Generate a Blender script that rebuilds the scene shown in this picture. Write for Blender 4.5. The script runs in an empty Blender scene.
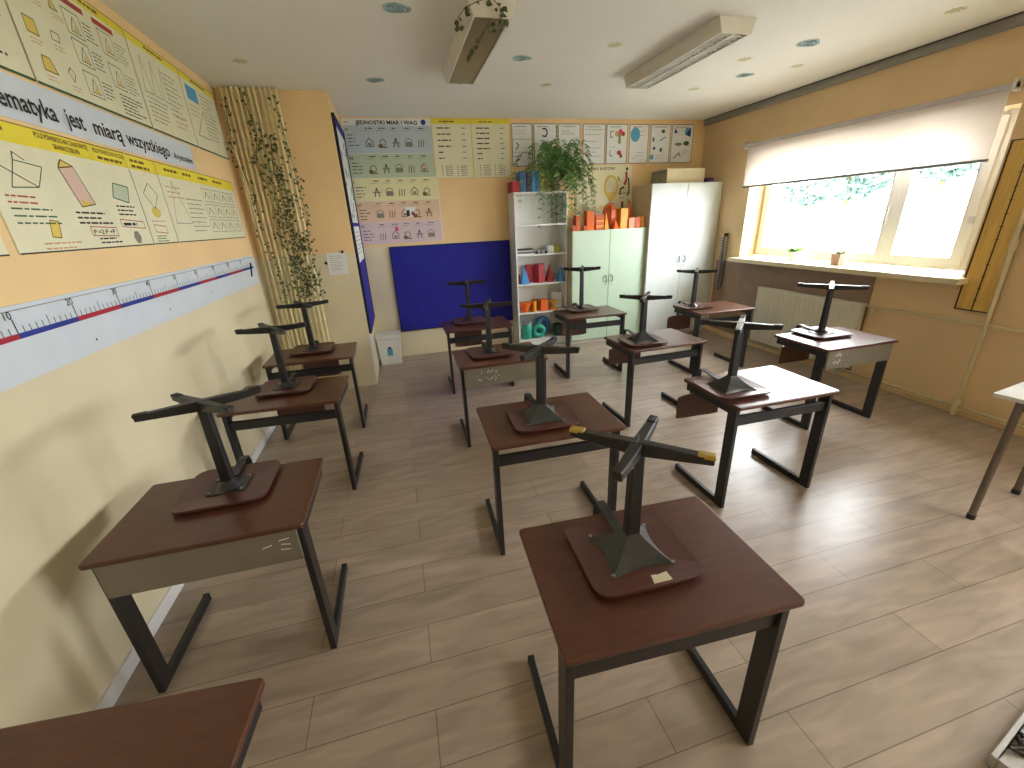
import bpy, bmesh, math, random
from mathutils import Vector, Matrix
PI = math.pi
random.seed(7)
S = bpy.context.scene
C = S.collection

# ------------------------------------------------------------------ camera
CAM = dict(f=415.67, loc=(1.3731, -1.1087, 1.7676), yaw=.2456, pitch=.3751, roll=-.0481)
cd = bpy.data.cameras.new('camera'); cam = bpy.data.objects.new('camera', cd); C.objects.link(cam)
cd.sensor_fit = 'HORIZONTAL'; cd.sensor_width = 36; cd.lens = CAM['f'] / 1024 * 36; cd.clip_start = .02
_y, _p, _r = CAM['yaw'], CAM['pitch'], CAM['roll']
fw = Vector((math.sin(_y)*math.cos(_p), math.cos(_y)*math.cos(_p), -math.sin(_p)))
rt = Vector((math.cos(_y), -math.sin(_y), 0)); up = rt.cross(fw)
r2 = rt*math.cos(_r) + up*math.sin(_r); u2 = -rt*math.sin(_r) + up*math.cos(_r)
M = Matrix((r2, u2, -fw)).transposed().to_4x4(); M.translation = Vector(CAM['loc'])
cam.matrix_world = M
S.camera = cam

# ------------------------------------------------------------------ world, window light, exposure
S.view_settings.view_transform = 'Standard'; S.view_settings.look = 'None'
S.view_settings.gamma = 1; S.view_settings.use_curve_mapping = False
S.view_settings.exposure = 0.65
W0 = bpy.data.worlds.new('daylight'); S.world = W0; W0.use_nodes = True
bgn = W0.node_tree.nodes['Background']
bgn.inputs[0].default_value = (.95, .955, 1.0, 1); bgn.inputs[1].default_value = 20.0

W, B, H = 5.956, 4.887, 2.985          # window wall, back wall, ceiling
CX, CY = .9425, 3.847                  # the boxed-out column in the left corner
RY = -2.7                              # rear wall
WIN = [(1.38, 3.88), (-2.5, -.25)]      # openings in the window wall
WZ0, WZ1 = 1.15, 2.40
REV = .25
for i, (a, b) in enumerate(WIN):
    ld = bpy.data.lights.new('daylight_portal', 'AREA'); ld.shape = 'RECTANGLE'
    ld.size = b-a; ld.size_y = WZ1-WZ0; ld.cycles.is_portal = True
    lo = bpy.data.objects.new('daylight_portal', ld); C.objects.link(lo)
    lo.location = (W+REV+.08, (a+b)/2, (WZ0+WZ1)/2); lo.rotation_euler = (PI/2, 0, PI/2)

# ------------------------------------------------------------------ materials
def lin(c):
    return tuple((x/255/12.92 if x/255 <= .04045 else ((x/255+.055)/1.055)**2.4) for x in c) + (1,)
MATS = {}
def mat(name, rgb, rough=.6, metal=0, spec=.5, bump=0, bscale=40, var=0, vscale=8, coat=0):
    if name in MATS: return MATS[name]
    m = bpy.data.materials.new(name); m.use_nodes = True; nt = m.node_tree; N = nt.nodes; L = nt.links
    b = N['Principled BSDF']; col = lin(rgb)
    b.inputs['Base Color'].default_value = col; b.inputs['Roughness'].default_value = rough
    b.inputs['Metallic'].default_value = metal; b.inputs['Specular IOR Level'].default_value = spec
    b.inputs['Coat Weight'].default_value = coat; b.inputs['Coat Roughness'].default_value = .12
    tc = N.new('ShaderNodeTexCoord')
    n = N.new('ShaderNodeTexNoise'); n.inputs['Scale'].default_value = vscale; n.inputs['Detail'].default_value = 4
    L.new(tc.outputs['Object'], n.inputs['Vector'])
    r = N.new('ShaderNodeValToRGB'); v = var if var else .03
    r.color_ramp.elements[0].position = .3; r.color_ramp.elements[1].position = .7
    r.color_ramp.elements[0].color = tuple(c*(1-v) for c in col[:3]) + (1,)
    r.color_ramp.elements[1].color = tuple(min(1, c*(1+v)) for c in col[:3]) + (1,)
    L.new(n.outputs['Fac'], r.inputs['Fac']); L.new(r.outputs['Color'], b.inputs['Base Color'])
    if bump:
        n2 = N.new('ShaderNodeTexNoise'); n2.inputs['Scale'].default_value = bscale
        L.new(tc.outputs['Object'], n2.inputs['Vector'])
        bp = N.new('ShaderNodeBump'); bp.inputs['Strength'].default_value = bump; bp.inputs['Distance'].default_value = .01
        L.new(n2.outputs['Fac'], bp.inputs['Height']); L.new(bp.outputs['Normal'], b.inputs['Normal'])
    MATS[name] = m; return m

def wall_paint():
    m = bpy.data.materials.new('wall_paint'); m.use_nodes = True; nt = m.node_tree; N = nt.nodes; L = nt.links
    b = N['Principled BSDF']
    g = N.new('ShaderNodeNewGeometry'); sx = N.new('ShaderNodeSeparateXYZ'); L.new(g.outputs['Position'], sx.inputs[0])
    gt = N.new('ShaderNodeMath'); gt.operation = 'GREATER_THAN'; gt.inputs[1].default_value = 1.52
    L.new(sx.outputs['Z'], gt.inputs[0])
    mx = N.new('ShaderNodeMix'); mx.data_type = 'RGBA'
    mx.inputs[6].default_value = lin((224, 212, 180)); mx.inputs[7].default_value = lin((236, 203, 150))
    L.new(gt.outputs[0], mx.inputs[0])
    n = N.new('ShaderNodeTexNoise'); n.inputs['Scale'].default_value = 1.3; n.inputs['Detail'].default_value = 5
    L.new(g.outputs['Position'], n.inputs['Vector'])
    mr = N.new('ShaderNodeMapRange'); mr.inputs[1].default_value = .3; mr.inputs[2].default_value = .7
    mr.inputs[3].default_value = .93; mr.inputs[4].default_value = 1.05; L.new(n.outputs['Fac'], mr.inputs[0])
    ml = N.new('ShaderNodeMix'); ml.data_type = 'RGBA'; ml.blend_type = 'MULTIPLY'; ml.inputs[0].default_value = 1
    L.new(mx.outputs[2], ml.inputs[6]); L.new(mr.outputs[0], ml.inputs[7]); L.new(ml.outputs[2], b.inputs['Base Color'])
    rg = N.new('ShaderNodeMapRange'); rg.inputs[3].default_value = .36; rg.inputs[4].default_value = .75
    L.new(gt.outputs[0], rg.inputs[0]); L.new(rg.outputs[0], b.inputs['Roughness'])
    n2 = N.new('ShaderNodeTexNoise'); n2.inputs['Scale'].default_value = 14; n2.inputs['Detail'].default_value = 3
    L.new(g.outputs['Position'], n2.inputs['Vector'])
    bp = N.new('ShaderNodeBump'); bp.inputs['Strength'].default_value = .12; bp.inputs['Distance'].default_value = .02
    L.new(n2.outputs['Fac'], bp.inputs['Height']); L.new(bp.outputs['Normal'], b.inputs['Normal'])
    return m
def floor_mat():
    m = bpy.data.materials.new('laminate_planks'); m.use_nodes = True; nt = m.node_tree; N = nt.nodes; L = nt.links
    b = N['Principled BSDF']; tc = N.new('ShaderNodeTexCoord')
    br = N.new('ShaderNodeTexBrick'); br.offset = .37; br.offset_frequency = 2
    br.inputs['Scale'].default_value = 1; br.inputs['Brick Width'].default_value = 1.28; br.inputs['Row Height'].default_value = .193
    br.inputs['Mortar Size'].default_value = .0022; br.inputs['Mortar Smooth'].default_value = .2
    br.inputs['Color1'].default_value = lin((172, 154, 138)); br.inputs['Color2'].default_value = lin((161, 144, 128))
    br.inputs['Mortar'].default_value = lin((118, 104, 90))
    L.new(tc.outputs['Object'], br.inputs['Vector'])
    mp = N.new('ShaderNodeMapping'); mp.inputs['Scale'].default_value = (1.3, 7, 1); L.new(tc.outputs['Object'], mp.inputs['Vector'])
    n = N.new('ShaderNodeTexNoise'); n.inputs['Scale'].default_value = 2.2; n.inputs['Detail'].default_value = 8; n.inputs['Distortion'].default_value = .8
    L.new(mp.outputs[0], n.inputs['Vector'])
    mr = N.new('ShaderNodeMapRange'); mr.inputs[1].default_value = .3; mr.inputs[2].default_value = .7
    mr.inputs[3].default_value = .78; mr.inputs[4].default_value = 1.13; L.new(n.outputs['Fac'], mr.inputs[0])
    ml = N.new('ShaderNodeMix'); ml.data_type = 'RGBA'; ml.blend_type = 'MULTIPLY'; ml.inputs[0].default_value = 1
    L.new(br.outputs['Color'], ml.inputs[6]); L.new(mr.outputs[0], ml.inputs[7]); L.new(ml.outputs[2], b.inputs['Base Color'])
    b.inputs['Roughness'].default_value = .30
    bp = N.new('ShaderNodeBump'); bp.inputs['Strength'].default_value = .15; bp.inputs['Distance'].default_value = .004
    L.new(n.outputs['Fac'], bp.inputs['Height']); L.new(bp.outputs['Normal'], b.inputs['Normal'])
    return m
def wood_mat(name, c1, c2, rough, scale=(1.2, 22, 22), coat=0, rv=.08):
    m = bpy.data.materials.new(name); m.use_nodes = True; nt = m.node_tree; N = nt.nodes; L = nt.links
    b = N['Principled BSDF']; tc = N.new('ShaderNodeTexCoord')
    mp = N.new('ShaderNodeMapping'); mp.inputs['Scale'].default_value = scale; L.new(tc.outputs['Object'], mp.inputs['Vector'])
    n = N.new('ShaderNodeTexNoise'); n.inputs['Scale'].default_value = 4; n.inputs['Detail'].default_value = 7
    L.new(mp.outputs[0], n.inputs['Vector'])
    r = N.new('ShaderNodeValToRGB'); r.color_ramp.elements[0].position = .32; r.color_ramp.elements[1].position = .68
    r.color_ramp.elements[0].color = lin(c1); r.color_ramp.elements[1].color = lin(c2)
    L.new(n.outputs['Fac'], r.inputs['Fac']); L.new(r.outputs['Color'], b.inputs['Base Color'])
    n2 = N.new('ShaderNodeTexNoise'); n2.inputs['Scale'].default_value = 9; n2.inputs['Detail'].default_value = 5
    L.new(tc.outputs['Object'], n2.inputs['Vector'])
    mr = N.new('ShaderNodeMapRange'); mr.inputs[3].default_value = rough-rv; mr.inputs[4].default_value = rough+rv
    L.new(n2.outputs['Fac'], mr.inputs[0]); L.new(mr.outputs[0], b.inputs['Roughness'])
    b.inputs['Coat Weight'].default_value = coat; b.inputs['Coat Roughness'].default_value = .2
    MATS[name] = m; return m
def glass_mat():
    m = bpy.data.materials.new('window_glass'); m.use_nodes = True; nt = m.node_tree; N = nt.nodes; L = nt.links
    N.remove(N['Principled BSDF']); o = N['Material Output']
    t = N.new('ShaderNodeBsdfTransparent'); t.inputs[0].default_value = (.96, .98, .97, 1)
    g = N.new('ShaderNodeBsdfGlossy'); g.inputs['Roughness'].default_value = .02
    f = N.new('ShaderNodeFresnel'); f.inputs['IOR'].default_value = 1.45
    ge = N.new('ShaderNodeNewGeometry'); sb = N.new('ShaderNodeMath'); sb.operation = 'SUBTRACT'; sb.inputs[0].default_value = 1; L.new(ge.outputs['Backfacing'], sb.inputs[1])
    mu = N.new('ShaderNodeMath'); mu.operation = 'MULTIPLY'; L.new(f.outputs[0], mu.inputs[0]); L.new(sb.outputs[0], mu.inputs[1])
    x = N.new('ShaderNodeMixShader'); L.new(mu.outputs[0], x.inputs[0]); L.new(t.outputs[0], x.inputs[1]); L.new(g.outputs[0], x.inputs[2])
    L.new(x.outputs[0], o.inputs['Surface']); return m
def blind_mat():
    m = bpy.data.materials.new('blind_fabric'); m.use_nodes = True; nt = m.node_tree; N = nt.nodes; L = nt.links
    N.remove(N['Principled BSDF']); o = N['Material Output']
    n = N.new('ShaderNodeTexNoise'); n.inputs['Scale'].default_value = 60
    tc = N.new('ShaderNodeTexCoord'); L.new(tc.outputs['Object'], n.inputs['Vector'])
    r = N.new('ShaderNodeValToRGB'); r.color_ramp.elements[0].color = lin((226, 220, 216)); r.color_ramp.elements[1].color = lin((234, 228, 224))
    L.new(n.outputs['Fac'], r.inputs['Fac'])
    d = N.new('ShaderNodeBsdfDiffuse'); t = N.new('ShaderNodeBsdfTranslucent')
    L.new(r.outputs[0], d.inputs[0]); L.new(r.outputs[0], t.inputs[0])
    x = N.new('ShaderNodeMixShader'); x.inputs[0].default_value = .6
    L.new(d.outputs[0], x.inputs[1]); L.new(t.outputs[0], x.inputs[2]); L.new(x.outputs[0], o.inputs['Surface']); return m

M_WALL = wall_paint(); M_WALLW = mat('tan_wall_paint', (224, 194, 148), .6, bump=.12, bscale=14, var=.06, vscale=1.5); M_FLOOR = floor_mat(); M_GLASS = glass_mat(); M_BLIND = blind_mat()
M_CEIL = mat('ceiling_paint', (240, 238, 232), .85, var=.015, vscale=2)
M_BLINDT = mat('blind_tube_cover', (200, 192, 192), .7)
M_TOP = wood_mat('desk_laminate', (78, 45, 32), (92, 54, 39), .30, (2.5, 14, 14), coat=.0, rv=.02)
M_SEAT = wood_mat('chair_plywood', (78, 44, 36), (90, 52, 42), .36, coat=.0, rv=.02)
M_BOX = wood_mat('dark_plywood', (70, 42, 32), (92, 56, 42), .5)
M_STEEL = mat('black_enamel', (34, 34, 36), .38, .0, .5, var=.15, vscale=20)
M_FLANGE = mat('dark_green_enamel', (46, 50, 49), .34, .2, .6, var=.2, vscale=25)
M_PANEL = mat('grey_sheet_metal', (124, 118, 104), .42, .1, .5, var=.08, vscale=6)
M_CHALK = mat('white_scratch', (215, 215, 205), .8)
M_BOLT = mat('zinc_bolt', (150, 150, 148), .3, .9)
M_YCAP = mat('yellow_plastic', (176, 148, 52), .5)
M_BCAP = mat('black_plastic', (26, 26, 27), .5)
M_STICK = mat('paper_label', (205, 198, 170), .7)
M_WHITE = mat('white_melamine', (226, 227, 222), .35, var=.015)
M_CAB = mat('cabinet_laminate', (186, 208, 184), .38, var=.015)
M_CABW = mat('cabinet_white_laminate', (208, 214, 212), .4, var=.015)
M_SIDE = mat('cabinet_side_laminate', (196, 182, 150), .5)
M_HAND = mat('dark_metal_handle', (60, 55, 50), .3, .7)
M_TRIM = mat('white_trim', (222, 220, 220), .5)
M_CORN = mat('grey_cornice', (150, 146, 138), .7)
M_PVC = mat('white_window_plastic', (226, 226, 222), .35)
M_SILL = mat('cream_sill', (222, 208, 170), .35)
M_RAD = mat('radiator_enamel', (214, 208, 190), .4)
M_PIPE = mat('cream_pipe_paint', (206, 190, 150), .45)
M_BACKB = mat('brown_backing_board', (146, 120, 100), .6, var=.1)
M_BLUE = mat('blue_felt', (24, 24, 140), .8, var=.08)
M_NAVY = mat('navy_frame', (14, 14, 40), .5)
M_PINK = mat('ink_pink', (190, 110, 150), .8)
M_BAMB = mat('bamboo_skin', (226, 212, 160), .4, var=.12, vscale=14)
M_NODE = mat('bamboo_node', (120, 98, 58), .6)
M_LEAF = mat('ivy_leaf', (84, 92, 52), .5, var=.45, vscale=30)
M_FERN = mat('fern_leaf', (98, 142, 72), .5, var=.3, vscale=18)
M_STEM = mat('plant_stem', (96, 96, 50), .7)
M_POT = mat('white_pot', (214, 212, 204), .4)
M_TPOT = mat('terracotta_pot', (172, 140, 122), .7)
M_SOIL = mat('soil', (60, 46, 34), .9)
M_LAMP = mat('lamp_housing', (226, 222, 208), .4)
M_LOUV = mat('lamp_louvre', (226, 226, 222), .35, .0)
M_DARKL = mat('lamp_reflector', (122, 112, 90), .25, .1)
M_ORANGE = mat('orange_card', (234, 106, 22), .55)
M_ORANG2 = mat('amber_card', (232, 158, 40), .55)
M_ORDK = mat('burnt_orange_card', (196, 84, 24), .55)
M_SALM = mat('salmon_card', (232, 150, 112), .55)
M_RED = mat('red_card', (170, 30, 44), .5)
M_LBLUE = mat('sky_blue_card', (64, 140, 206), .5)
M_TEAL = mat('teal_card', (50, 168, 140), .5)
M_STEELB = mat('steel_blue_card', (70, 120, 170), .5)
M_GREY = mat('grey_plastic', (140, 140, 140), .5)
M_BLACK = mat('black_ink', (22, 22, 24), .6)
M_PURP = mat('purple_cover', (84, 46, 96), .6)
M_OLIVE = mat('olive_yellow', (186, 180, 70), .6)
M_CARD = mat('cream_cardboard', (212, 198, 160), .7)
M_CARDS = mat('grey_cardboard', (140, 132, 112), .8, var=.2, vscale=30)
M_BOARDY = wood_mat('yellow_wood', (210, 166, 80), (226, 186, 100), .45, (14, 14, 1))
M_LTOP = mat('glare_pale_laminate', (214, 214, 210), .25)  # the pale tone is glare painted into the table top
M_GLEG = mat('grey_enamel_tube', (112, 100, 92), .4, .2)
M_STKB = mat('blue_sticker', (168, 190, 193), .6, var=.3, vscale=30)  # blue lightened in the colour itself for glare on the ceiling
M_STKY = mat('beige_sticker', (206, 202, 164), .7, var=.1, vscale=30)
# inks
INK = {
 'paper': mat('poster_paper', (226, 222, 190), .55), 'white': mat('white_paper', (226, 228, 226), .55), 'cream': mat('cream_paper', (226, 220, 184), .6),
 'black': mat('ink_black', (44, 42, 38), .7), 'grey': mat('ink_grey', (132, 130, 112), .7), 'red': mat('ink_red', (176, 62, 54), .7),
 'lred': mat('ink_pale_red', (206, 150, 120), .7), 'yellow': mat('ink_yellow', (232, 214, 60), .7), 'gold': mat('ink_gold', (222, 196, 96), .7),
 'pink': mat('ink_rose', (214, 184, 168), .7), 'green': mat('ink_green', (110, 150, 96), .7), 'dgreen': mat('ink_dark_green', (60, 96, 64), .7),
 'blue': mat('ink_blue', (30, 52, 140), .6), 'lblue': mat('ink_light_blue', (90, 160, 200), .7), 'rule_red': mat('ink_rule_red', (168, 30, 48), .6),
 'bandblue': mat('band_blue', (186, 198, 204), .6), 'bandgreen': mat('band_green', (188, 200, 172), .6), 'bandyel': mat('band_yellow', (226, 220, 172), .6),
 'bandor': mat('band_orange', (224, 192, 164), .6), 'bandpur': mat('band_purple', (212, 190, 198), .6), 'frame': mat('frame_grey', (120, 116, 108), .5),
 'magenta': mat('ink_magenta', (214, 60, 120), .7), 'brown': mat('ink_brown', (120, 90, 50), .7), 'rwhite': mat('ruler_white', (208, 216, 224), .35)}

# ------------------------------------------------------------------ mesh helpers
class MB:
    def __init__(s): s.v = []; s.f = []; s.m = []; s.sm = []
    def add(s, vs, fs, mi=0, smooth=False):
        o = len(s.v); s.v += [tuple(v) for v in vs]
        for f in fs: s.f.append([o+i for i in f]); s.m.append(mi); s.sm.append(smooth)
    def box(s, x0, x1, y0, y1, z0, z1, mi=0):
        s.add([(x0,y0,z0),(x1,y0,z0),(x1,y1,z0),(x0,y1,z0),(x0,y0,z1),(x1,y0,z1),(x1,y1,z1),(x0,y1,z1)],
              [(0,3,2,1),(4,5,6,7),(0,1,5,4),(1,2,6,5),(2,3,7,6),(3,0,4,7)], mi); return s
    def hexa(s, a, b, mi=0):            # two quads (loops of four points) joined
        s.add(list(a)+list(b), [(3,2,1,0),(4,5,6,7),(0,1,5,4),(1,2,6,5),(2,3,7,6),(3,0,4,7)], mi); return s
    def tube(s, pts, r, n=8, mi=0, smooth=True, caps=True):
        pts = [Vector(p) for p in pts]; rs = r if isinstance(r, (list, tuple)) else [r]*len(pts)
        vs = []; ref = None
        for i, p in enumerate(pts):
            d = (pts[min(i+1, len(pts)-1)] - pts[max(i-1, 0)]).normalized()
            if ref is None:
                ref = Vector((0,0,1)) if abs(d.z) < .9 else Vector((1,0,0))
            a = (ref - d*ref.dot(d)).normalized(); bb = d.cross(a); ref = a
            vs += [p + (a*math.cos(2*PI*k/n) + bb*math.sin(2*PI*k/n))*rs[i] for k in range(n)]
        fs = [(i*n+k, i*n+(k+1)%n, (i+1)*n+(k+1)%n, (i+1)*n+k) for i in range(len(pts)-1) for k in range(n)]
        s.add(vs, fs, mi, smooth)
        if caps:
            m = len(pts)-1
            s.add(vs[:n], [tuple(range(n))[::-1]], mi); s.add(vs[m*n:], [tuple(range(n))], mi)
        return s
    def bar(s, p0, p1, w, h, mi=0, upv=(0,0,1), w1=None, h1=None):   # rectangular bar
        p0, p1 = Vector(p0), Vector(p1); d = (p1-p0).normalized(); u = Vector(upv); u = (u-d*u.dot(d)).normalized(); r = d.cross(u)
        w1 = w if w1 is None else w1; h1 = h if h1 is None else h1
        q = lambda p, w, h: [p-r*w/2-u*h/2, p+r*w/2-u*h/2, p+r*w/2+u*h/2, p-r*w/2+u*h/2]
        s.hexa(q(p0, w, h), q(p1, w1, h1), mi); return s
    def lathe(s, prof, cx=0, cy=0, n=20, mi=0, smooth=True):
        vs = [(cx+r*math.cos(2*PI*k/n), cy+r*math.sin(2*PI*k/n), z) for r, z in prof for k in range(n)]
        fs = [(i*n+k, i*n+(k+1)%n, (i+1)*n+(k+1)%n, (i+1)*n+k) for i in range(len(prof)-1) for k in range(n)]
        s.add(vs, fs, mi, smooth)
        s.add(vs[:n], [tuple(range(n))[::-1]], mi); s.add(vs[-n:], [tuple(range(n))], mi); return s
    def prism(s, poly, z0, z1, mi=0, top=1.0, c=(0,0)):
        n = len(poly); vs = [(x,y,z0) for x,y in poly] + [(c[0]+(x-c[0])*top, c[1]+(y-c[1])*top, z1) for x,y in poly]
        s.add(vs, [tuple(range(n))[::-1], tuple(range(n, 2*n))] + [(i,(i+1)%n,n+(i+1)%n,n+i) for i in range(n)], mi); return s
    def build(s, name, mats, parent=None, bevel=0, seg=2, loc=None):
        if not isinstance(mats, (list, tuple)): mats = [mats]
        me = bpy.data.meshes.new(name); me.from_pydata(s.v, [], s.f); me.update()
        for m in mats: me.materials.append(m)
        for p, mi, sm in zip(me.polygons, s.m, s.sm): p.material_index = mi; p.use_smooth = sm
        if bevel:
            bm = bmesh.new(); bm.from_mesh(me); bmesh.ops.remove_doubles(bm, verts=bm.verts, dist=1e-5)
            es = [e for e in bm.edges if len(e.link_faces) == 2 and e.calc_face_angle(0) > .6]
            bmesh.ops.bevel(bm, geom=es, offset=bevel, segments=seg, affect='EDGES', profile=.5, clamp_overlap=True)
            bm.to_mesh(me); bm.free()
        o = bpy.data.objects.new(name, me); C.objects.link(o)
        if parent: o.parent = parent
        if loc: o.location = loc
        return o
def tag(o, label=None, cat=None, group=None, kind=None):
    if label: o['label'] = label
    if cat: o['category'] = cat
    if group: o['group'] = group
    if kind: o['kind'] = kind
    return o
def thing(name, label, cat, loc=(0,0,0), rz=0, group=None):
    o = bpy.data.objects.new(name, None); o.empty_display_size = .1; C.objects.link(o)
    o.location = loc; o.rotation_euler = (0,0,rz); return tag(o, label, cat, group)
def copy_tree(o, parent=None):
    c = o.copy(); C.objects.link(c); c.parent = parent
    for ch in [x for x in list(C.objects) if x.parent == o]: copy_tree(ch, c)
    return c
def roundrect(hx, hy, r, n=5):
    p = []
    for cx, cy, a0 in ((hx-r,hy-r,0),(-hx+r,hy-r,90),(-hx+r,-hy+r,180),(hx-r,-hy+r,270)):
        for k in range(n+1):
            a = math.radians(a0+90*k/n); p.append((cx+r*math.cos(a), cy+r*math.sin(a)))
    return p

# text as mesh triangles in a plane
_tc = {}
def text_tris(s, bold=0.0):
    if (s, bold) in _tc: return _tc[(s, bold)]
    cu = bpy.data.curves.new('t', 'FONT'); cu.body = s; cu.offset = bold; cu.resolution_u = 3
    o = bpy.data.objects.new('t', cu); C.objects.link(o)
    bpy.context.view_layer.update()
    me = o.evaluated_get(bpy.context.evaluated_depsgraph_get()).to_mesh()
    vs = [tuple(v.co) for v in me.vertices]; fs = [tuple(p.vertices) for p in me.polygons]
    o.to_mesh_clear(); bpy.data.objects.remove(o); bpy.data.curves.remove(cu)
    _tc[(s, bold)] = (vs, fs); return vs, fs

class Sheet:
    """flat printed sheet: o origin corner, u / v unit vectors, n facing normal"""
    def __init__(s, o, u, v, n, w, h, th=.005, paper='paper', lift=0):
        s.o, s.u, s.vv, s.n = Vector(o), Vector(u), Vector(v), Vector(n); s.w, s.h, s.th = w, h, th
        s.mb = MB(); s.mats = []; s.k = 1; s.o = s.o + s.n*lift
        P = lambda a, b, d: s.o + s.u*a + s.vv*b + s.n*d
        s.mb.hexa([P(0,0,0),P(w,0,0),P(w,h,0),P(0,h,0)], [P(0,0,th),P(w,0,th),P(w,h,th),P(0,h,th)], s.mi(paper))
    def mi(s, name):
        m = INK.get(name) or MATS[name]
        if m not in s.mats: s.mats.append(m)
        return s.mats.index(m)
    def P(s, a, b, lay): return s.o + s.u*a + s.vv*b + s.n*(s.th + .0006*lay)
    def poly(s, pts, c, lay=1): s.mb.add([s.P(a,b,lay) for a,b in pts], [tuple(range(len(pts)))], s.mi(c)); return s
    def rect(s, a0, b0, a1, b1, c, lay=1): return s.poly([(a0,b0),(a1,b0),(a1,b1),(a0,b1)], c, lay)
    def line(s, pts, c, t=.003, lay=2, close=False):
        if close: pts = list(pts)+[pts[0]]
        for (a,b),(c2,d) in zip(pts, pts[1:]):
            L = math.hypot(c2-a, d-b) or 1; nx, ny = -(d-b)/L*t/2, (c2-a)/L*t/2
            s.poly([(a+nx,b+ny),(a-nx,b-ny),(c2-nx,d-ny),(c2+nx,d+ny)], c, lay)
        return s
    def ell(s, a, b, ra, rb, c, lay=1, n=16): return s.poly([(a+ra*math.cos(2*PI*k/n), b+rb*math.sin(2*PI*k/n)) for k in range(n)], c, lay)
    def ring(s, a, b, ra, rb, c, t=.003, lay=2, n=16): return s.line([(a+ra*math.cos(2*PI*k/n), b+rb*math.sin(2*PI*k/n)) for k in range(n)], c, t, lay, True)
    def scrib(s, a, b, w, n, dh, c='black', t=None, fill=1.0):     # unreadable small print: rows of word-long dashes
        t = t or dh*.28
        for i in range(n):
            x = a; y = b-i*dh; end = a + w*(random.uniform(.6, 1) if fill == 1 else fill)
            while x < end:
                L = random.uniform(.5, 1.6)*dh*1.6; e = min(x+L, end)
                s.rect(x, y-t/2, e, y+t/2, c, 2); x = e + dh*.35
        return s
    def text(s, t, a, b, h, c='black', width=None, align='L', bold=0.0, lay=3):
        vs, fs = text_tris(t, bold); x0 = min(v[0] for v in vs); x1 = max(v[0] for v in vs)
        sy = h/.73; sx = sy if width is None else width/(x1-x0)
        off = {'L': 0, 'C': -(x1-x0)*sx/2, 'R': -(x1-x0)*sx}[align]
        s.mb.add([s.P(a+off+(v[0]-x0)*sx, b+v[1]*sy, lay) for v in vs], fs, s.mi(c)); return s
    def build(s, name, label, cat, group=None, parent=None):
        o = s.mb.build(name, s.mats, parent)
        return tag(o, label, cat, group) if label else o

# ------------------------------------------------------------------ the room
def struct(name, mb, m, bevel=0):
    return tag(mb.build(name, m, bevel=bevel), kind='structure')
T = .18
struct('floor', MB().box(-T, W+.4, RY-T, B+T, -.12, 0), M_FLOOR)
struct('ceiling', MB().box(-T, W+.4, RY-T, B+T, H, H+.12), M_CEIL)
struct('wall_left', MB().box(-T, 0, RY-T, B+T, 0, H), M_WALL)
struct('wall_back', MB().box(0, W, B, B+T, 0, H), M_WALL)
struct('wall_rear', MB().box(0, W, RY-T, RY, 0, H), M_WALL)
struct('wall_column', MB().box(0, CX, CY, B, 0, H), M_WALL)
ww = MB(); WX = W+.36; ys = [RY-T, WIN[1][0], WIN[1][1], WIN[0][0], WIN[0][1], B+T]
for a, b in ((ys[0],ys[1]),(ys[2],ys[3]),(ys[4],ys[5])): ww.box(W, WX, a, b, 0, H)
for a, b in WIN: ww.box(W, WX, a, b, 0, WZ0-.05); ww.box(W, WX, a, b, WZ1, H)
struct('wall_window_side', ww, M_WALLW)
struct('baseboard_left', MB().box(0, .014, RY, CY, 0, .075), M_TRIM, .003)
struct('trim_1', MB().box(W-.035, W, RY, B, H-.075, H-.008).box(W-.05, W, RY, B, H-.008, H, 1), [M_CORN, M_HAND])
struct('trim_2', MB().box(CX-.02, CX+.006, CY-.006, CY+.02, 0, .62), M_TRIM)
struct('baseboard_window_side', MB().box(W-.014, W, RY, B, 0, .05), M_WALLW)

def window(n, a, b):
    z0, z1, x = WZ0+.02, WZ1, W+REV
    root = bpy.data.objects.new('window_%d' % n, None); C.objects.link(root); tag(root, kind='structure'); root.location = (x, (a+b)/2, z0)
    inv = Vector((-x, -(a+b)/2, -z0))
    def fr(y0, y1, w, nm, xa, xb, zz0, zz1, wn=0):
        wn = wn or w; m = MB(); m.box(xa, xb, y0, y0+wn, zz0, zz1); m.box(xa, xb, y1-w, y1, zz0, zz1); m.box(xa, xb, y0+wn, y1-w, zz0, zz0+w); m.box(xa, xb, y0+wn, y1-w, zz1-w, zz1)
        m.v = [tuple(Vector(v)+inv) for v in m.v]; return m.build(nm, M_PVC, root, .006)
    nr = .20 if n == 1 else .055
    fr(a, b, .055, 'window_frame', x, x+.07, z0, z1, nr)
    mid = 2.215 if n == 1 else (a+b)/2
    for k, (y0, y1) in enumerate(((a+nr-.025, mid+.005), (mid-.005, b-.03))):
        sash = fr(y0, y1, .085, 'window_sash', x-.02+.003*k, x+.045, z0+.02, z1-.03)
        g = MB(); g.box(x+.015, x+.019, y0+.08, y1-.08, z0+.1, z1-.11); g.v = [tuple(Vector(v)+inv) for v in g.v]; g.build('glass_pane', M_GLASS, sash)
    h = MB(); h.box(x-.035, x-.02, mid+.03, mid+.05, 1.56, 1.62); h.box(x-.05, x-.035, mid+.032, mid+.048, 1.60, 1.73)
    h.v = [tuple(Vector(v)+inv) for v in h.v]; h.build('window_handle', M_PVC, root, .004)
window(1, *WIN[0]); window(2, *WIN[1])
sl = MB().box(W-.15, W+REV, WIN[0][0]+.002, WIN[0][1]-.002, WZ0-.048, WZ0); sl.box(W-.15, W-.001, 1.32, WIN[0][0]+.002, WZ0-.048, WZ0); sl.box(W-.15, W-.001, WIN[0][1]-.002, 3.925, WZ0-.048, WZ0)
o = sl.build('trim_3', M_SILL); tag(o, kind='structure')
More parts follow.
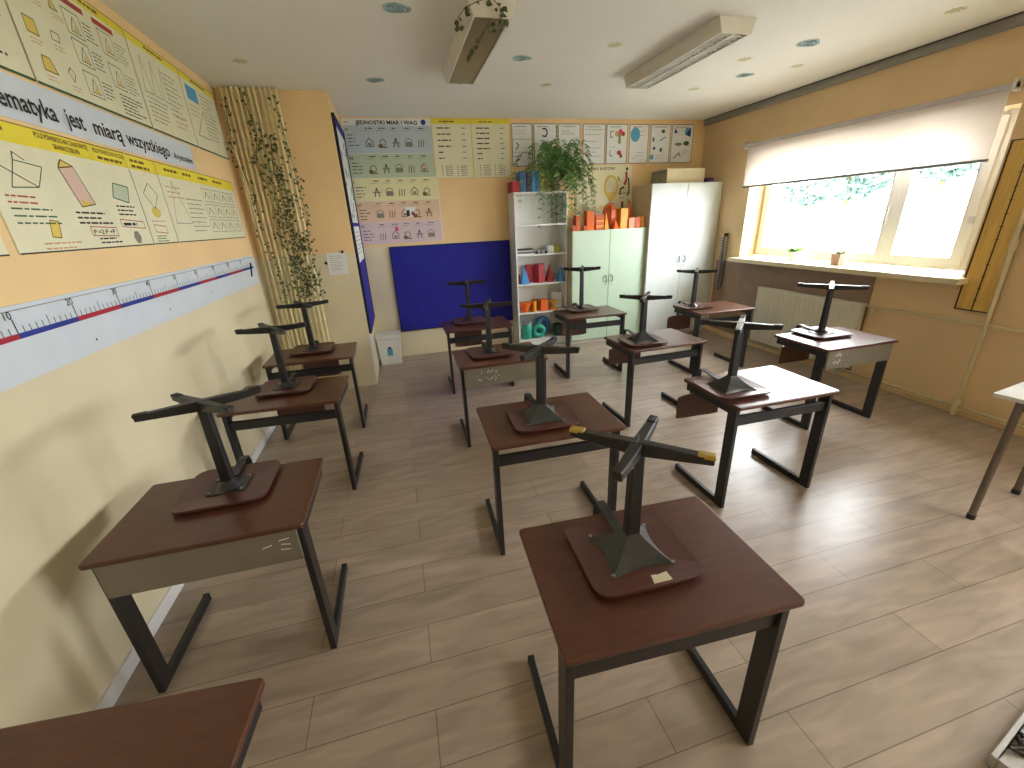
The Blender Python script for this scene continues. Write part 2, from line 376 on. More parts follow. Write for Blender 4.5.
o = MB().box(W-.15, W+REV, WIN[1][0]+.002, WIN[1][1]-.002, WZ0-.048, WZ0).build('trim_4', M_SILL, bevel=.006); tag(o, kind='structure')

# roller blind
rb = thing('roller_blind', 'white roller blind half lowered over the window', 'blind', (W-.05, 2.7, 2.52))
MB().tube([(0,-1.29,0),(0,1.27,0)], .022, 16).build('roller_tube', M_BLINDT, rb)
MB().box(-.004, -.002, -1.255, 1.235, -.475, -.01).build('blind_fabric', M_BLIND, rb)
MB().box(-.012, .006, -1.26, 1.24, -.497, -.475).build('bottom_rail', M_GREY, rb, .003)
for y in (-1.29, 1.275):
    MB().box(-.035, .048, y, y+.015, -.04, .04).build('bracket', M_TRIM, rb, .003)

# ------------------------------------------------------------------ outside the window
gl = MB().box(W+1.5, 60, -40, 60, -3.2, -3.1); tag(gl.build('ground_outside', mat('pale_ground', (170, 172, 164), .9, var=.2, vscale=.5)), kind='structure')
def tree(x, y, h, r, label, seed):
    rnd = random.Random(seed); t = thing('tree', label, 'tree', (x, y, -3.1), group='trees outside the window')
    MB().tube([(0,0,0),(.1,0,h*.35),(0,.1,h*.7)], [.22,.16,.08], 8).build('trunk', M_STEM, t)
    m = MB()
    for k in range(1500):
        a = rnd.uniform(0, 2*PI); ph = math.acos(rnd.uniform(-1, 1)); q = rnd.uniform(.55, 1)**.5*r
        p = Vector((q*math.sin(ph)*math.cos(a), q*math.sin(ph)*math.sin(a), h*.7+q*math.cos(ph)*.8))
        d = Vector((rnd.gauss(0,1), rnd.gauss(0,1), rnd.gauss(0,1))).normalized(); e = d.orthogonal().normalized(); s = rnd.uniform(.12, .26)
        m.add([p-d*s, p+e*s*.6, p+d*s, p-e*s*.6], [(0,1,2,3)])
    m.build('foliage', mat('tree_leaves', (124, 150, 142), .7, var=.2), t)
tree(19, 12.9, 8.7, 1.35, 'leafy tree outside, seen through the far pane just left of the mullion', 1)
tree(20, 10.4, 9.0, 1.0, 'leafy tree outside, seen through the near pane of the window', 2)
tree(26, 21.0, 8.6, 1.5, 'farthest tree outside, seen in the left half of the far pane', 3)

# ------------------------------------------------------------------ desks
DW, DD, DH = .7286, .511, .72
def make_desk():
    t = thing('school_desk', 'x', 'desk')
    top = MB(); top.prism([(x, y+DD/2) for x, y in roundrect(DW/2, DD/2, .014, 3)], DH-.022, DH); top.build('desk_top', M_TOP, t, .005)
    for s in (-1, 1):
        x = s*(DW/2-.0135-.013)
        lg = MB(); lg.box(x-.0125, x+.0125, .03, .098, 0, DH-.022)
        lg.box(x-.0125, x+.0125, .098, .50, 0, .043); lg.box(x-.0125, x+.0125, .098, .485, DH-.075, DH-.022)
        l = lg.build('leg', M_STEEL, t, .002, 1)
        MB().box(x-.0135, x+.0135, .498, .512, .001, .045).build('foot_cap', M_BCAP, l, .002, 1)
    cb = MB().box(-DW/2+.038, DW/2-.038, .045, .07, .575, .635); cb.build('crossbar', M_STEEL, t, .002, 1)
    return t
def modesty(t, kind):
    m = MB(); m.box(-DW/2+.034, DW/2-.034, .012, .026, .548, .696)
    y = .0115
    def st(x0, z0, x1, z1): m.bar((x0, y, z0), (x1, y, z1), .0012, .004, 1)
    if kind == 'marks':
        for a in ((.20,.632,.235,.640),(.262,.654,.30,.660),(.268,.637,.30,.630),(.262,.612,.297,.608),(.236,.64,.236,.626)): st(*a)
    else:
        r = random.Random(3)
        for k in range(16):
            x = r.uniform(-.29, -.05) if kind == 'scratch' else r.uniform(-.30, -.2); z = r.uniform(.59, .66)
            st(x, z, x+r.uniform(-.012,.03), z+r.uniform(-.03,.03))
    m.build('modesty_panel', [M_PANEL, M_CHALK], t)['label'] = 'grey sheet metal front panel'
DESKS = [
 ('L1', .521, .359, -.007, 'brown school desk by the left wall with grey front panel, long pale marks'),
 ('C1', 2.008, -.454, -.045, 'nearest complete brown school desk, at bottom centre of the room'),
 ('L2', .510, 1.630, -.048, 'brown school desk by the left wall, second of the three carrying chairs'),
 ('L3', .518, 2.633, .003, 'brown school desk by the left wall, in front of the bamboo poles'),
 ('M1', 2.064, .660, -.026, 'brown school desk directly behind the nearest centre desk'),
 ('M2', 2.089, 1.934, -.005, 'brown desk in the middle row with a scratched grey front panel'),
 ('M3', 2.123, 3.143, -.003, 'brown school desk standing in front of the big blue board'),
 ('N', 3.477, 3.133, -.018, 'brown school desk standing in front of the pale green cabinet'),
 ('P', 3.513, 1.824, .025, 'brown school desk between the glare-lit desk and the green cabinet desk'),
 ('T', 4.865, 2.728, -.012, 'brown school desk in front of the tall white cabinet, near the radiator'),
 ('S', 4.870, 1.253, -.009, 'brown desk beside the window wall with grey front panel and glossy top'),
 ('Q', 3.496, .631, -.006, 'desk with white window glare on its top, in the right-centre of the room')]
labs = {d[0]: d[4] for d in DESKS}
labs['L1'] = 'brown school desk by the left wall, grey front panel with short white marks'
labs['P'] = 'brown school desk midway between the glare-lit desk and the green cabinet'
proto = make_desk()
POS = {}
for i, (k, x, y, r, _) in enumerate(DESKS):
    o = proto if i == 0 else copy_tree(proto)
    o.location = (x, y, 0); o.rotation_euler.z = r; tag(o, labs[k], 'desk', 'brown school desks in rows'); POS[k] = (x, y, r, o)
o = copy_tree(proto); o.location = (.500, -.725, 0); o.rotation_euler.z = -.085
tag(o, 'brown desk cut off by the bottom left corner, with no chair on it', 'desk', 'brown school desks in rows')
modesty(POS['L1'][3], 'marks'); modesty(POS['M2'][3], 'scratch'); modesty(POS['S'][3], 'patch')

# ------------------------------------------------------------------ chairs standing upside down on the desks
ZF = .43                                 # feet level above the desk top
def seat_mesh():
    m = MB(); ring = roundrect(.178, .16, .05, 5); n = len(ring); vs = []; lv = [0, .5, .85, 1.0]
    hz = lambda x, y: .013 + .005*(x/.178)**2 + .008*(y/.16)**2
    for side, dz in ((0, 0), (1, .010)):
        vs.append((0, 0, hz(0,0)-.009+dz))
        for t in lv[1:]:
            vs += [(x*t, y*t, hz(x*t, y*t)-.009+dz) for x, y in ring]
    per = 1+3*n; fs = []
    for side in (0, 1):
        o = side*per; q = []
        q += [(o, o+1+i, o+1+(i+1)%n) for i in range(n)]
        for l in range(2): q += [(o+1+l*n+i, o+1+(l+1)*n+i, o+1+(l+1)*n+(i+1)%n, o+1+l*n+(i+1)%n) for i in range(n)]
        fs += q if side else [f[::-1] for f in q]
    e = 1+2*n; fs += [(e+i, e+(i+1)%n, per+e+(i+1)%n, per+e+i) for i in range(n)]
    m.add(vs, fs, 0, False); return m
def flange_mesh():
    m = MB(); vs = []; L = 9; K = 6
    for j in range(L):
        t = j/(L-1); q = (1-t)**1.22; cx, cy = .019+(.112-.019)*q, .016+(.100-.016)*q; z = .016+.083*t**1.15
        for a, b in (((1,1),(-1,1)), ((-1,1),(-1,-1)), ((-1,-1),(1,-1)), ((1,-1),(1,1))):
            for k in range(K):
                s = k/K; x = cx*(a[0]*(1-s)+b[0]*s); y = cy*(a[1]*(1-s)+b[1]*s); pull = 1-.20*q**3*math.sin(PI*s)
                if a[1] == b[1]: y *= pull
                else: x *= pull
                vs.append((x, y, z + .006*q*math.sin(PI*s)*0))
    n = 4*K
    m.add(vs, [(j*n+i, j*n+(i+1)%n, (j+1)*n+(i+1)%n, (j+1)*n+i) for j in range(L-1) for i in range(n)], 0, False)
    m.add(vs[:n], [tuple(range(n))[::-1]]); m.add(vs[-n:], [tuple(range(n))]); return m
SM, FM = seat_mesh(), flange_mesh()
def flat_flange():
    m = MB(); m.prism(roundrect(.076, .066, .012, 3), .013, .021); m.lathe([(.052,.021),(.046,.030),(.030,.042),(.026,.050)], n=20); return m
_mesh = {}
def part(name, key, mbf, mats, parent, bevel=0, seg=2):
    if key in _mesh:
        o = bpy.data.objects.new(name, _mesh[key]); C.objects.link(o); o.parent = parent; return o
    o = mbf().build(name, mats, parent, bevel, seg); _mesh[key] = o.data; return o
def rail_mesh(half):
    m = MB()
    for s in (-1, 1): m.bar((0,0,ZF-.024), (s*half,0,ZF-.016), .036, .044, upv=(0,0,1), w1=.028, h1=.024)
    return m
def chair(x, y, rz, a1, a2, label, reach=.25, yellow=False, sticker=False, half=.212, zs=1.0, flat=True):
    t = thing('school_chair', label, 'chair', (x, y, DH), rz, 'upturned chairs on the desks'); t.scale.z = zs
    part('seat', 'seat', lambda: SM, M_SEAT, t)
    fl = part('seat_flange', 'flatfl' if flat else 'flange', flat_flange if flat else (lambda: FM), M_STEEL if flat else M_FLANGE, t)
    for sx in (-1, 1):
        for sy in (-1, 1):
            bx_, by_ = (.062, .052) if flat else (.101, .089)
            part('bolt', 'bolt%d%d%d' % (sx, sy, flat), lambda: MB().tube([(sx*bx_, sy*by_, .014), (sx*bx_, sy*by_, .026)], .0065, 8), M_BOLT, fl)
    part('column', 'column%d' % flat, lambda: MB().bar((0,0,.03 if flat else .085), (0,0,ZF-.03), .046, .036, upv=(0,1,0), w1=.038, h1=.032), M_STEEL, t, .003, 1)
    for j, (a, hl) in enumerate(((a1, half), (a2, half-.02*j2 if (j2 := 1) else half))):
        r = part('foot_rail', 'rail%.3f' % hl, lambda: rail_mesh(hl), M_STEEL, t, .003, 1)
        r.rotation_euler.z = a; r.location.z = -.0015*j
        yl = yellow and j == 0
        for s in (-1, 1):
            c = part('foot_cap', 'cap%d%.3f%d' % (s, hl, yl), lambda: MB().box(min(s*(hl-.045), s*(hl+.003)), max(s*(hl-.045), s*(hl+.003)), -.0145, .0145, ZF-.014, ZF),
                     M_YCAP if yl else M_BCAP, r, .003, 1)
            if yl: c['label'] = 'worn yellow plastic foot cap'
    def bb():
        m = MB(); ys = [(.06,.027),(.13,.031),(reach-.05,.040),(reach-.015,.037),(reach,.012),(reach+.004,-.05),(reach,-.15),(reach-.004,-.26)]
        n = len(ys); vs = []
        for i, (yy, zz) in enumerate(ys):
            a = ys[max(i-1,0)]; b = ys[min(i+1,n-1)]; d = Vector((b[0]-a[0], b[1]-a[1])).normalized(); nn = Vector((-d.y, d.x))*.004
            for s1 in (-1, 1):
                for s2 in (-1, 1): vs.append((s1*.017, yy+nn.x*s2, zz+nn.y*s2))
        fs = []
        for i in range(n-1):
            o = i*4
            for p, q in ((0,1),(1,3),(3,2),(2,0)): fs.append((o+p, o+q, o+4+q, o+4+p))
        fs += [(0,2,3,1), (4*n-4, 4*n-3, 4*n-1, 4*n-2)]
        m.add(vs, fs); return m
    part('back_bar', 'bb%.3f' % reach, bb, M_STEEL, t)
    def br():
        m = MB(); n = 8; vs = []
        for i in range(n+1):
            xx = -.165+.33*i/n; yo = reach-.012-.03*(1-(xx/.165)**2)*0 - .018*(xx/.165)**2 + .002
            for yy in (yo, yo-.010):
                for zz in (-.32, -.14): vs.append((xx, yy, zz - (.012*(abs(xx)/.165)**4)*(-1 if zz < -.2 else 1)))
        fs = []
        for i in range(n):
            o = i*4
            for p, q in ((0,1),(1,3),(3,2),(2,0)): fs.append((o+p, o+4+p, o+4+q, o+q))
        fs += [(0,1,3,2), (4*n, 4*n+2, 4*n+3, 4*n+1)]
        m.add(vs, fs); return m
    part('backrest', 'br%.3f' % reach, br, M_BOX, t)
    if sticker:
        s = MB(); s.poly = None
        s.add([(.0,-.150,.0248),(.062,-.149,.0242),(.058,-.118,.0258),(.028,-.123,.0262),(.006,-.119,.0262)], [(0,1,2,3,4)]); o = s.build('paper_label', M_STICK, t)
        o['label'] = 'torn pale paper sticker'
    return t
D = math.radians
chair(.528, .715, .0, D(22), D(-41), 'upturned chair on the nearest desk along the left wall', .235)
chair(1.985, -.158, -.03, D(-42), D(45), 'upturned chair with yellow foot caps on the nearest centre desk', .25, True, True, .208, flat=False)
chair(.49, 1.985, -.05, D(8), D(-52), 'upturned chair on the second desk along the left wall', .235, zs=1.06)
chair(.505, 2.985, .0, D(12), D(-60), 'upturned chair in front of the bamboo poles by the left wall', .235, zs=1.04)
chair(2.035, .895, -.03, D(-33), D(46), 'upturned chair on the desk behind the nearest centre desk', .31, False, False, .21, flat=False)
chair(2.03, 2.235, .03, D(-11), D(70), 'upturned chair on the middle-row desk with scratched grey panel', .25)
chair(2.07, 3.49, .0, D(-8), D(80), 'upturned chair in front of the big blue board', .24, zs=1.06)
chair(3.445, 3.53, .0, D(-24), D(64), 'upturned chair in front of the pale green cabinet doors', .24, zs=1.17)
chair(3.36, 2.03, -.05, D(-32), D(52), 'upturned chair on the desk between green cabinet and glare-lit desk', .34, zs=.95, flat=False)
chair(4.65, 3.06, .02, D(-38), D(50), 'upturned chair in front of the tall white cabinet', .25)
chair(4.85, 1.615, -.02, D(-52), D(40), 'upturned chair on the grey-panelled desk beneath the window', .235, half=.24)
chair(3.28, .88, -.04, D(-44), D(46), 'upturned chair on the desk whose top shows white window glare', .31, flat=False)

# table at the right edge, glare put into the pale top colour
t = thing('side_table', 'table with glare painted pale top and grey tube legs cut off by right edge', 'table', (4.752, -.06, 0), .14)
MB().prism(roundrect(.31, .34, .01, 3), .758, .78).build('table_top', M_LTOP, t, .003)
for sx in (-1, 1):
    for sy in (-1, 1):
        l = MB().tube([(sx*.27, sy*.24-.0, .02), (sx*.27, sy*.24, .758)], .018, 12).build('leg', M_GLEG, t)
        MB().tube([(sx*.27, sy*.24, 0), (sx*.27, sy*.24, .03)], .021, 12).build('foot_cap', M_BCAP, l)
fr = MB()
for s in (-1, 1): fr.box(-.255, .255, s*.24-.01, s*.24+.01, .71, .758); fr.box(s*.27-.01, s*.27+.01, -.225, .225, .71, .758)
fr.build('table_frame', M_GLEG, t)
# crate at the bottom right corner
t = thing('storage_crate', 'pale rimmed crate just showing in the bottom right corner', 'crate', (3.385, -.835, 0), .2)
m = MB(); m.box(-.30,.30,-.2,-.185,0,.05); m.box(-.30,.30,.185,.2,0,.05); m.box(-.3,-.285,-.185,.185,0,.05); m.box(.285,.3,-.185,.185,0,.05); m.box(-.285,.285,-.185,.185,0,.01)
m.build('crate_body', mat('pale_grey_plastic', (176, 172, 166), .5), t, .003)
m = MB(); rr = random.Random(5)
for k in range(24): x, y = rr.uniform(-.27,.27), rr.uniform(-.17,.17); m.tube([(x,y-.01,.015),(x+rr.uniform(-.05,.05),y+.03,.03),(x+rr.uniform(-.05,.05),y,.02)], .008, 6)
m.build('contents', M_HAND, t)

# ------------------------------------------------------------------ back wall furniture
CWX0, CWX1, CWY, CWZ = 4.828, 5.945, 4.368, 2.14
def handle(x, z, yf, parent, s):
    m = MB(); p = [(x, yf, z-.045), (x, yf-.022, z-.035), (x+s*.004, yf-.028, z), (x, yf-.022, z+.035), (x, yf, z+.045)]
    m.tube(p, .006, 8); m.tube([(x, yf+.001, z-.085), (x, yf-.004, z-.085)], .006, 8); m.build('handle', M_HAND, parent)
def cabinet(name, label, x0, x1, yf, z1, zh, md, ms, zp):
    t = thing(name, label, 'cabinet', ((x0+x1)/2, (yf+B)/2, 0)); ox, oy = (x0+x1)/2, (yf+B)/2
    hx = (x1-x0)/2; dy = (B-.005-yf)/2
    m = MB(); m.box(-hx, hx, -dy+.022, dy, zp, z1); m.build('carcass', ms, t, .002, 1)
    m = MB(); m.box(-hx+.01, hx-.01, -dy+.05, dy-.01, 0, zp); m.build('plinth', M_WHITE, t)
    for s in (-1, 1):
        a, b = (-hx, -.0025) if s < 0 else (.0025, hx)
        d = MB().box(a, b, -dy, -dy+.020, zp+.005, z1-.001).build('door', md, t, .002, 1)
        handle(s*.045, zh, -dy, d, s)
    return t
cabinet('tall_cabinet', 'tall white two-door cabinet beside the window wall', CWX0, CWX1, CWY, CWZ, 1.13, M_CABW, M_SIDE, .06)
cabinet('low_cabinet', 'pale green two-door cabinet between shelf unit and white cabinet', 3.705, 4.82, 4.43, 1.59, .93, M_CAB, M_SIDE, .06)
# shelf unit
SX0, SX1, SY = 2.945, 3.695, 4.587
t = thing('shelf_unit', 'tall open white shelf unit right of the blue board', 'shelf', ((SX0+SX1)/2, (SY+B)/2, 0)); hx = (SX1-SX0)/2; dy = (B-.005-SY)/2
for s in (-1, 1): MB().box(min(s*hx, s*(hx-.02)), max(s*hx, s*(hx-.02)), -dy, dy, 0, 2.10).build('side_panel', M_WHITE, t, .001, 1)
MB().box(-hx+.02, hx-.02, dy-.006, dy, .03, 2.08).build('back_panel', M_WHITE, t)
MB().box(-hx+.02, hx-.02, -dy, dy-.006, 2.075, 2.10).build('top_board', M_WHITE, t)
SH = [.115, .515, .92, 1.315, 1.70]
for z in SH: MB().box(-hx+.02, hx-.02, -dy+.001, dy-.006, z-.02, z).build('shelf', M_WHITE, t, .001, 1)
MB().box(-hx+.02, hx-.02, -dy+.02, -dy+.035, 0, SH[0]-.02).build('plinth', M_WHITE, t)

# things on shelf unit
def obj(name, label, cat, mb, m, loc, rz=0, group=None, bevel=0):
    o = mb.build(name, m, bevel=bevel); o.location = loc; o.rotation_euler.z = rz; return tag(o, label, cat, group)
def ngon(n, r, ph=0): return [(r*math.cos(2*PI*k/n+ph), r*math.sin(2*PI*k/n+ph)) for k in range(n)]
def prism(n, r, h, ph=0): return MB().prism(ngon(n, r, ph), 0, h)
def pyr(n, r, h, ph=0): return MB().prism(ngon(n, r, ph), 0, h, top=.03)
def cone(r, h): return MB().lathe([(r,0),(.002,h)], n=24)
def cyl(r, h): return MB().lathe([(r,0),(r,h)], n=24)
def ball(r, z, k=1): return MB().lathe([(max(.002, r*math.sin(PI*i/10)), z-r*math.cos(PI*i/10)) for i in range(11)], n=20)
# px -> x on the shelf plane helper values taken once: 63 px per metre at this depth
e = .0012
zb = 2.10+e
for i, (x, w, h, m, lab) in enumerate((
   (2.985,.10,.13,M_RED,'red box file at the left end on top of the shelf unit'), (3.085,.075,.245,M_STEELB,'blue binder next to the red box file on the shelf unit'),
   (3.16,.055,.235,M_PURP,'dark purple binder between two blue binders on the shelf unit'), (3.225,.055,.25,M_LBLUE,'blue binder standing right of the purple binder'),
   (3.285,.045,.25,M_STEELB,'second blue binder right of the purple binder, by the fern'), (3.345,.05,.235,M_OLIVE,'pale yellow binder half hidden behind the fern'))):
    r = thing('binder' if i else 'box_file', lab, 'binder' if i else 'box', (x, 4.72, zb), 0, 'binders on top of the shelf unit')
    c = MB(); c.box(-w/2, w/2, -.12, -.117, 0, h); c.box(-w/2, -w/2+.003, -.117, .12, 0, h); c.box(w/2-.003, w/2, -.117, .12, 0, h); c.build('cover', m, r)
    MB().box(-w/2+.004, w/2-.004, -.112, .112, .004, h-.008).build('pages', INK['white'], r)
z2 = SH[3]+e
st = thing('paper_stack', 'untidy grey and white paper stack on the upper shelf', 'papers', (3.10, 4.73, z2))
for k in range(6):
    o = MB().box(-.12, .12, -.085, .085, k*.012, k*.012+.0115).build('sheet', [INK['white'], M_GREY, M_BLACK][k % 3], st); o.rotation_euler.z = random.uniform(-.12, .12)
cols = [M_BLACK, INK['white'], M_GREY, INK['white'], M_BLACK]
names5 = ['black', 'white', 'grey', 'white', 'black']
for k in range(5):
    obj('small_cube', ['black small cube at the left of the tiny cube row', 'white tiny cube next to leftmost black cube', 'grey tiny cube in the middle of the cube row', 'raised white tiny cube right of the grey cube', 'rightmost black tiny cube beside the dotted cube'][k],
        'cube', MB().box(-.014,.014,-.014,.014,0,.028+.012*(k % 2)), cols[k], (3.265+.034*k, 4.66+.02*(k % 2), z2), .3*k, 'tiny cubes on the upper shelf', .002)
dc = MB().box(-.045,.045,-.045,.045,0,.10)
for k in range(9): dc.tube([(-.03+.03*(k % 3), -.045, .02+.03*(k//3)), (-.03+.03*(k % 3), -.047, .02+.03*(k//3))], .007, 8, 1)
obj('spotted_cube', 'white cube with dark spots on the upper shelf', 'cube', dc, [INK['white'], M_BLACK], (3.47, 4.69, z2), .15)
obj('yellow_block', 'olive yellow block at the right end of the upper shelf', 'block', prism(6, .05, .105), M_OLIVE, (3.575, 4.70, z2), .2, bevel=.003)
z3 = SH[2]+e
G3 = 'solids on the third shelf'
obj('geometric_solid', 'dark red prism at the left end of the third shelf', 'geometric solid', prism(4, .05, .13, PI/4), M_RED, (2.99, 4.75, z3), 0, G3)
obj('geometric_solid', 'tall sky blue pyramid at the left of the third shelf', 'geometric solid', pyr(4, .085, .24, PI/4), M_LBLUE, (3.075, 4.66, z3), 0, G3)
obj('geometric_solid', 'red prism standing behind the tall blue pyramid', 'geometric solid', prism(4, .075, .24, PI/4), M_RED, (3.185, 4.79, z3), 0, G3)
obj('geometric_solid', 'largest red block in the middle of the third shelf', 'geometric solid', MB().prism(ngon(6,.10,.2), 0, .25, top=.85), M_RED, (3.32, 4.74, z3), 0, G3)
obj('geometric_solid', 'pointed dark red pyramid right of the large red block', 'geometric solid', pyr(5, .075, .25), M_RED, (3.475, 4.73, z3), .2, G3)
obj('geometric_solid', 'sky blue cone at the right of the third shelf', 'geometric solid', cone(.062, .20), M_LBLUE, (3.61, 4.655, z3), 0, G3)
z4 = SH[1]+e
G4 = 'solids on the fourth shelf'
obj('geometric_solid', 'orange bowl-shaped solid at the left of the fourth shelf', 'geometric solid', MB().lathe([(.05,0),(.10,.13)], n=20), M_ORANGE, (3.075, 4.69, z4), 0, G4)
obj('geometric_solid', 'amber narrow prism second from left on the fourth shelf', 'geometric solid', prism(3, .06, .14, .4), M_ORANG2, (3.20, 4.66, z4), 0, G4)
obj('geometric_solid', 'burnt orange prism behind the amber one', 'geometric solid', prism(4, .05, .15, PI/4), M_ORDK, (3.265, 4.77, z4), 0, G4)
obj('geometric_solid', 'large bright orange prism in the middle of the fourth shelf', 'geometric solid', MB().prism(ngon(4,.08,PI/4), 0, .16, top=.9), M_ORANGE, (3.36, 4.68, z4), 0, G4)
lt = MB()
for k in range(6): lt.tube([(-.05+.02*k, -.03, 0), (.05-.02*k, -.03, .13)], .006, 6); lt.tube([(-.05+.02*k, .03, 0), (.05-.02*k, .03, .13)], .006, 6)
lt.box(-.06,.06,-.035,.035,0,.008); lt.box(-.06,.06,-.035,.035,.125,.133)
obj('lattice_solid', 'yellow lattice frame solid on the fourth shelf', 'geometric solid', lt, M_ORANG2, (3.50, 4.66, z4), 0, G4)
bx = thing('white_box', 'white box standing at the right end of the fourth shelf', 'box', (3.595, 4.78, z4))
MB().box(-.065,.065,-.06,.06,0,.21).build('carton', INK['white'], bx, .002, 1); MB().box(-.068,.068,-.063,.063,.21,.235).build('lid', INK['white'], bx, .002, 1)
z5 = SH[0]+e
G5 = 'things on the lowest shelf'
gc = thing('green_canister', 'mint green cylinder on the lowest shelf', 'canister', (3.09, 4.68, z5), 0, G5)
MB().lathe([(.075,0),(.075,.22)], n=24).build('body', M_TEAL, gc, .002, 1); MB().lathe([(.078,.22),(.078,.25)], n=24).build('lid', M_GREY, gc)
def torus(R, r, n=28, m=10):
    q = MB(); vs = [((R+r*math.cos(2*PI*j/m))*math.cos(2*PI*i/n), r*math.sin(2*PI*j/m), R+r+(R+r*math.cos(2*PI*j/m))*math.sin(2*PI*i/n)) for i in range(n) for j in range(m)]
    q.add(vs, [(i*m+j, ((i+1) % n)*m+j, ((i+1) % n)*m+(j+1) % m, i*m+(j+1) % m) for i in range(n) for j in range(m)], 0, True); return q
obj('ring', 'large blue ring leaning on the lowest shelf', 'ring', torus(.10, .045), M_STEELB, (3.37, 4.79, z5), .35, G5)
obj('ring', 'smaller teal ring in front of the large blue ring', 'ring', torus(.07, .035), M_TEAL, (3.265, 4.645, z5), -.1, G5)
obj('dark_basket', 'dark green basket at the right of the lowest shelf', 'basket', MB().lathe([(.06,0),(.083,.17),(.075,.17),(.054,.01)], n=20), mat('dark_green_plastic', (30, 74, 60), .5), (3.585, 4.68, z5), 0, G5)

# orange paper solids on the green cabinet
zg = 1.59+e; GO = 'orange paper solids on the green cabinet'
def OS(x, y, mb, m, lab, rz=0): obj('paper_solid', lab, 'paper model', mb, m, (x, y, zg), rz, GO)
OS(3.745, 4.50, prism(4,.035,.07,PI/4), M_ORDK, 'smallest dark orange cube at the far left of the green cabinet top')
OS(3.82, 4.56, prism(6,.065,.19), M_ORDK, 'brownish orange hexagonal prism near the left end of the row')
OS(3.905, 4.50, prism(4,.03,.06,PI/4), M_ORDK, 'tiny dark cube before the tall orange prism')
OS(3.985, 4.53, prism(4,.075,.245,PI/4), M_ORANGE, 'tall bright orange prism, left of the row of paper solids')
hb = prism(4,.085,.19,PI/4); hb.box(-.055,.055,-.062,-.0605,.03,.055,1); hb.box(-.055,.055,-.062,-.0605,.10,.125,1)
OS(4.125, 4.54, hb, [M_ORDK, M_ORANG2], 'orange box with yellow bands in the paper solid row')
OS(4.225, 4.50, pyr(4,.05,.22,PI/4), M_ORANG2, 'slim amber pyramid right of the banded orange box')
OS(4.33, 4.60, MB().lathe([(.04,0),(.075,.05),(.105,.15),(.10,.24),(.07,.30),(.02,.335)], n=7, smooth=False), M_ORDK, 'large faceted ball-like orange solid in the middle')
OS(4.365, 4.485, pyr(4,.055,.12,PI/4), M_ORANGE, 'small orange pyramid in front of the faceted ball')
OS(4.485, 4.53, prism(4,.08,.26,PI/4), M_ORANG2, 'tall yellow amber prism right of the faceted ball', .1)
OS(4.60, 4.50, prism(4,.06,.135,PI/4), M_SALM, 'salmon pink cube right of the tall yellow prism')
OS(4.70, 4.72, cone(.10,.36), M_ORANGE, 'orange cone behind, near the white cabinet')
OS(4.695, 4.50, prism(4,.055,.14,PI/4), M_ORDK, 'burnt orange cube in front of the orange cone')
OS(4.775, 4.49, cyl(.035,.145), M_ORANG2, 'amber cylinder at the right end against the white cabinet')

# box on the tall cabinet
t = thing('cardboard_box', 'cream cardboard box lying on top of the white cabinet', 'box', (5.42, 4.68, CWZ+e))
MB().box(-.30, .30, -.19, .19, 0, .175).build('carton', M_CARD, t, .003); MB().box(-.305, -.30, -.195, .19, .0, .178).build('side_flap', M_CARDS, t)
MB().box(-.303,.303,-.193,.193,.176,.19).build('lid', M_CARD, t, .003)
obj('dark_case', 'small dark case right of the box on the white cabinet', 'case', MB().box(-.06,.06,-.05,.05,0,.06), M_PURP, (5.81, 4.52, CWZ+e), 0, None, .008)

# bin
t = thing('waste_bin', 'white lidded bin with a small blue label beside the column', 'bin', (1.115, 4.66, 0))
MB().hexa([(-.135,-.10,0),(.135,-.10,0),(.135,.10,0),(-.135,.10,0)], [(-.155,-.115,.36),(.155,-.115,.36),(.155,.115,.36),(-.155,.115,.36)]).build('bin_body', M_WHITE, t, .008)
MB().box(-.165,.165,-.125,.125,.362,.415).build('lid', M_WHITE, t, .008)
l = MB(); l.add([(-.035,-.108,.13),(.035,-.108,.13),(.035,-.1165,.225),(-.035,-.1165,.225)], [(0,1,2,3)]); l.add([(-.022,-.1145,.225),(.022,-.1145,.225),(.022,-.1175,.25),(-.022,-.1175,.25)], [(0,1,2,3)], 1)
l.build('bin_label', [INK['lblue'], INK['blue']], t)['label'] = 'light blue bottle picture'

# ------------------------------------------------------------------ boards and posters on the back wall
X, Y, Z = Vector((1,0,0)), Vector((0,1,0)), Vector((0,0,1))
def back(x0, x1, z0, z1, paper, th=.004): return Sheet((x0, B-.0005, z0), X, Z, -Y, x1-x0, z1-z0, th, paper)
t = thing('pin_board', 'large plain blue felt board on the back wall', 'board', (2.112, B, .38))
MB().box(-.808, .808, -.02, -.001, 0, 1.12).build('felt', M_BLUE, t); 
m = MB()
for a in ((-.82,-.808,-.01,1.13),(.808,.82,-.01,1.13)): m.box(a[0], a[1], -.026, -.001, a[2], a[3])
m.box(-.808,.808,-.026,-.001,-.012,0); m.box(-.808,.808,-.026,-.001,1.12,1.132); m.build('frame', M_NAVY, t)

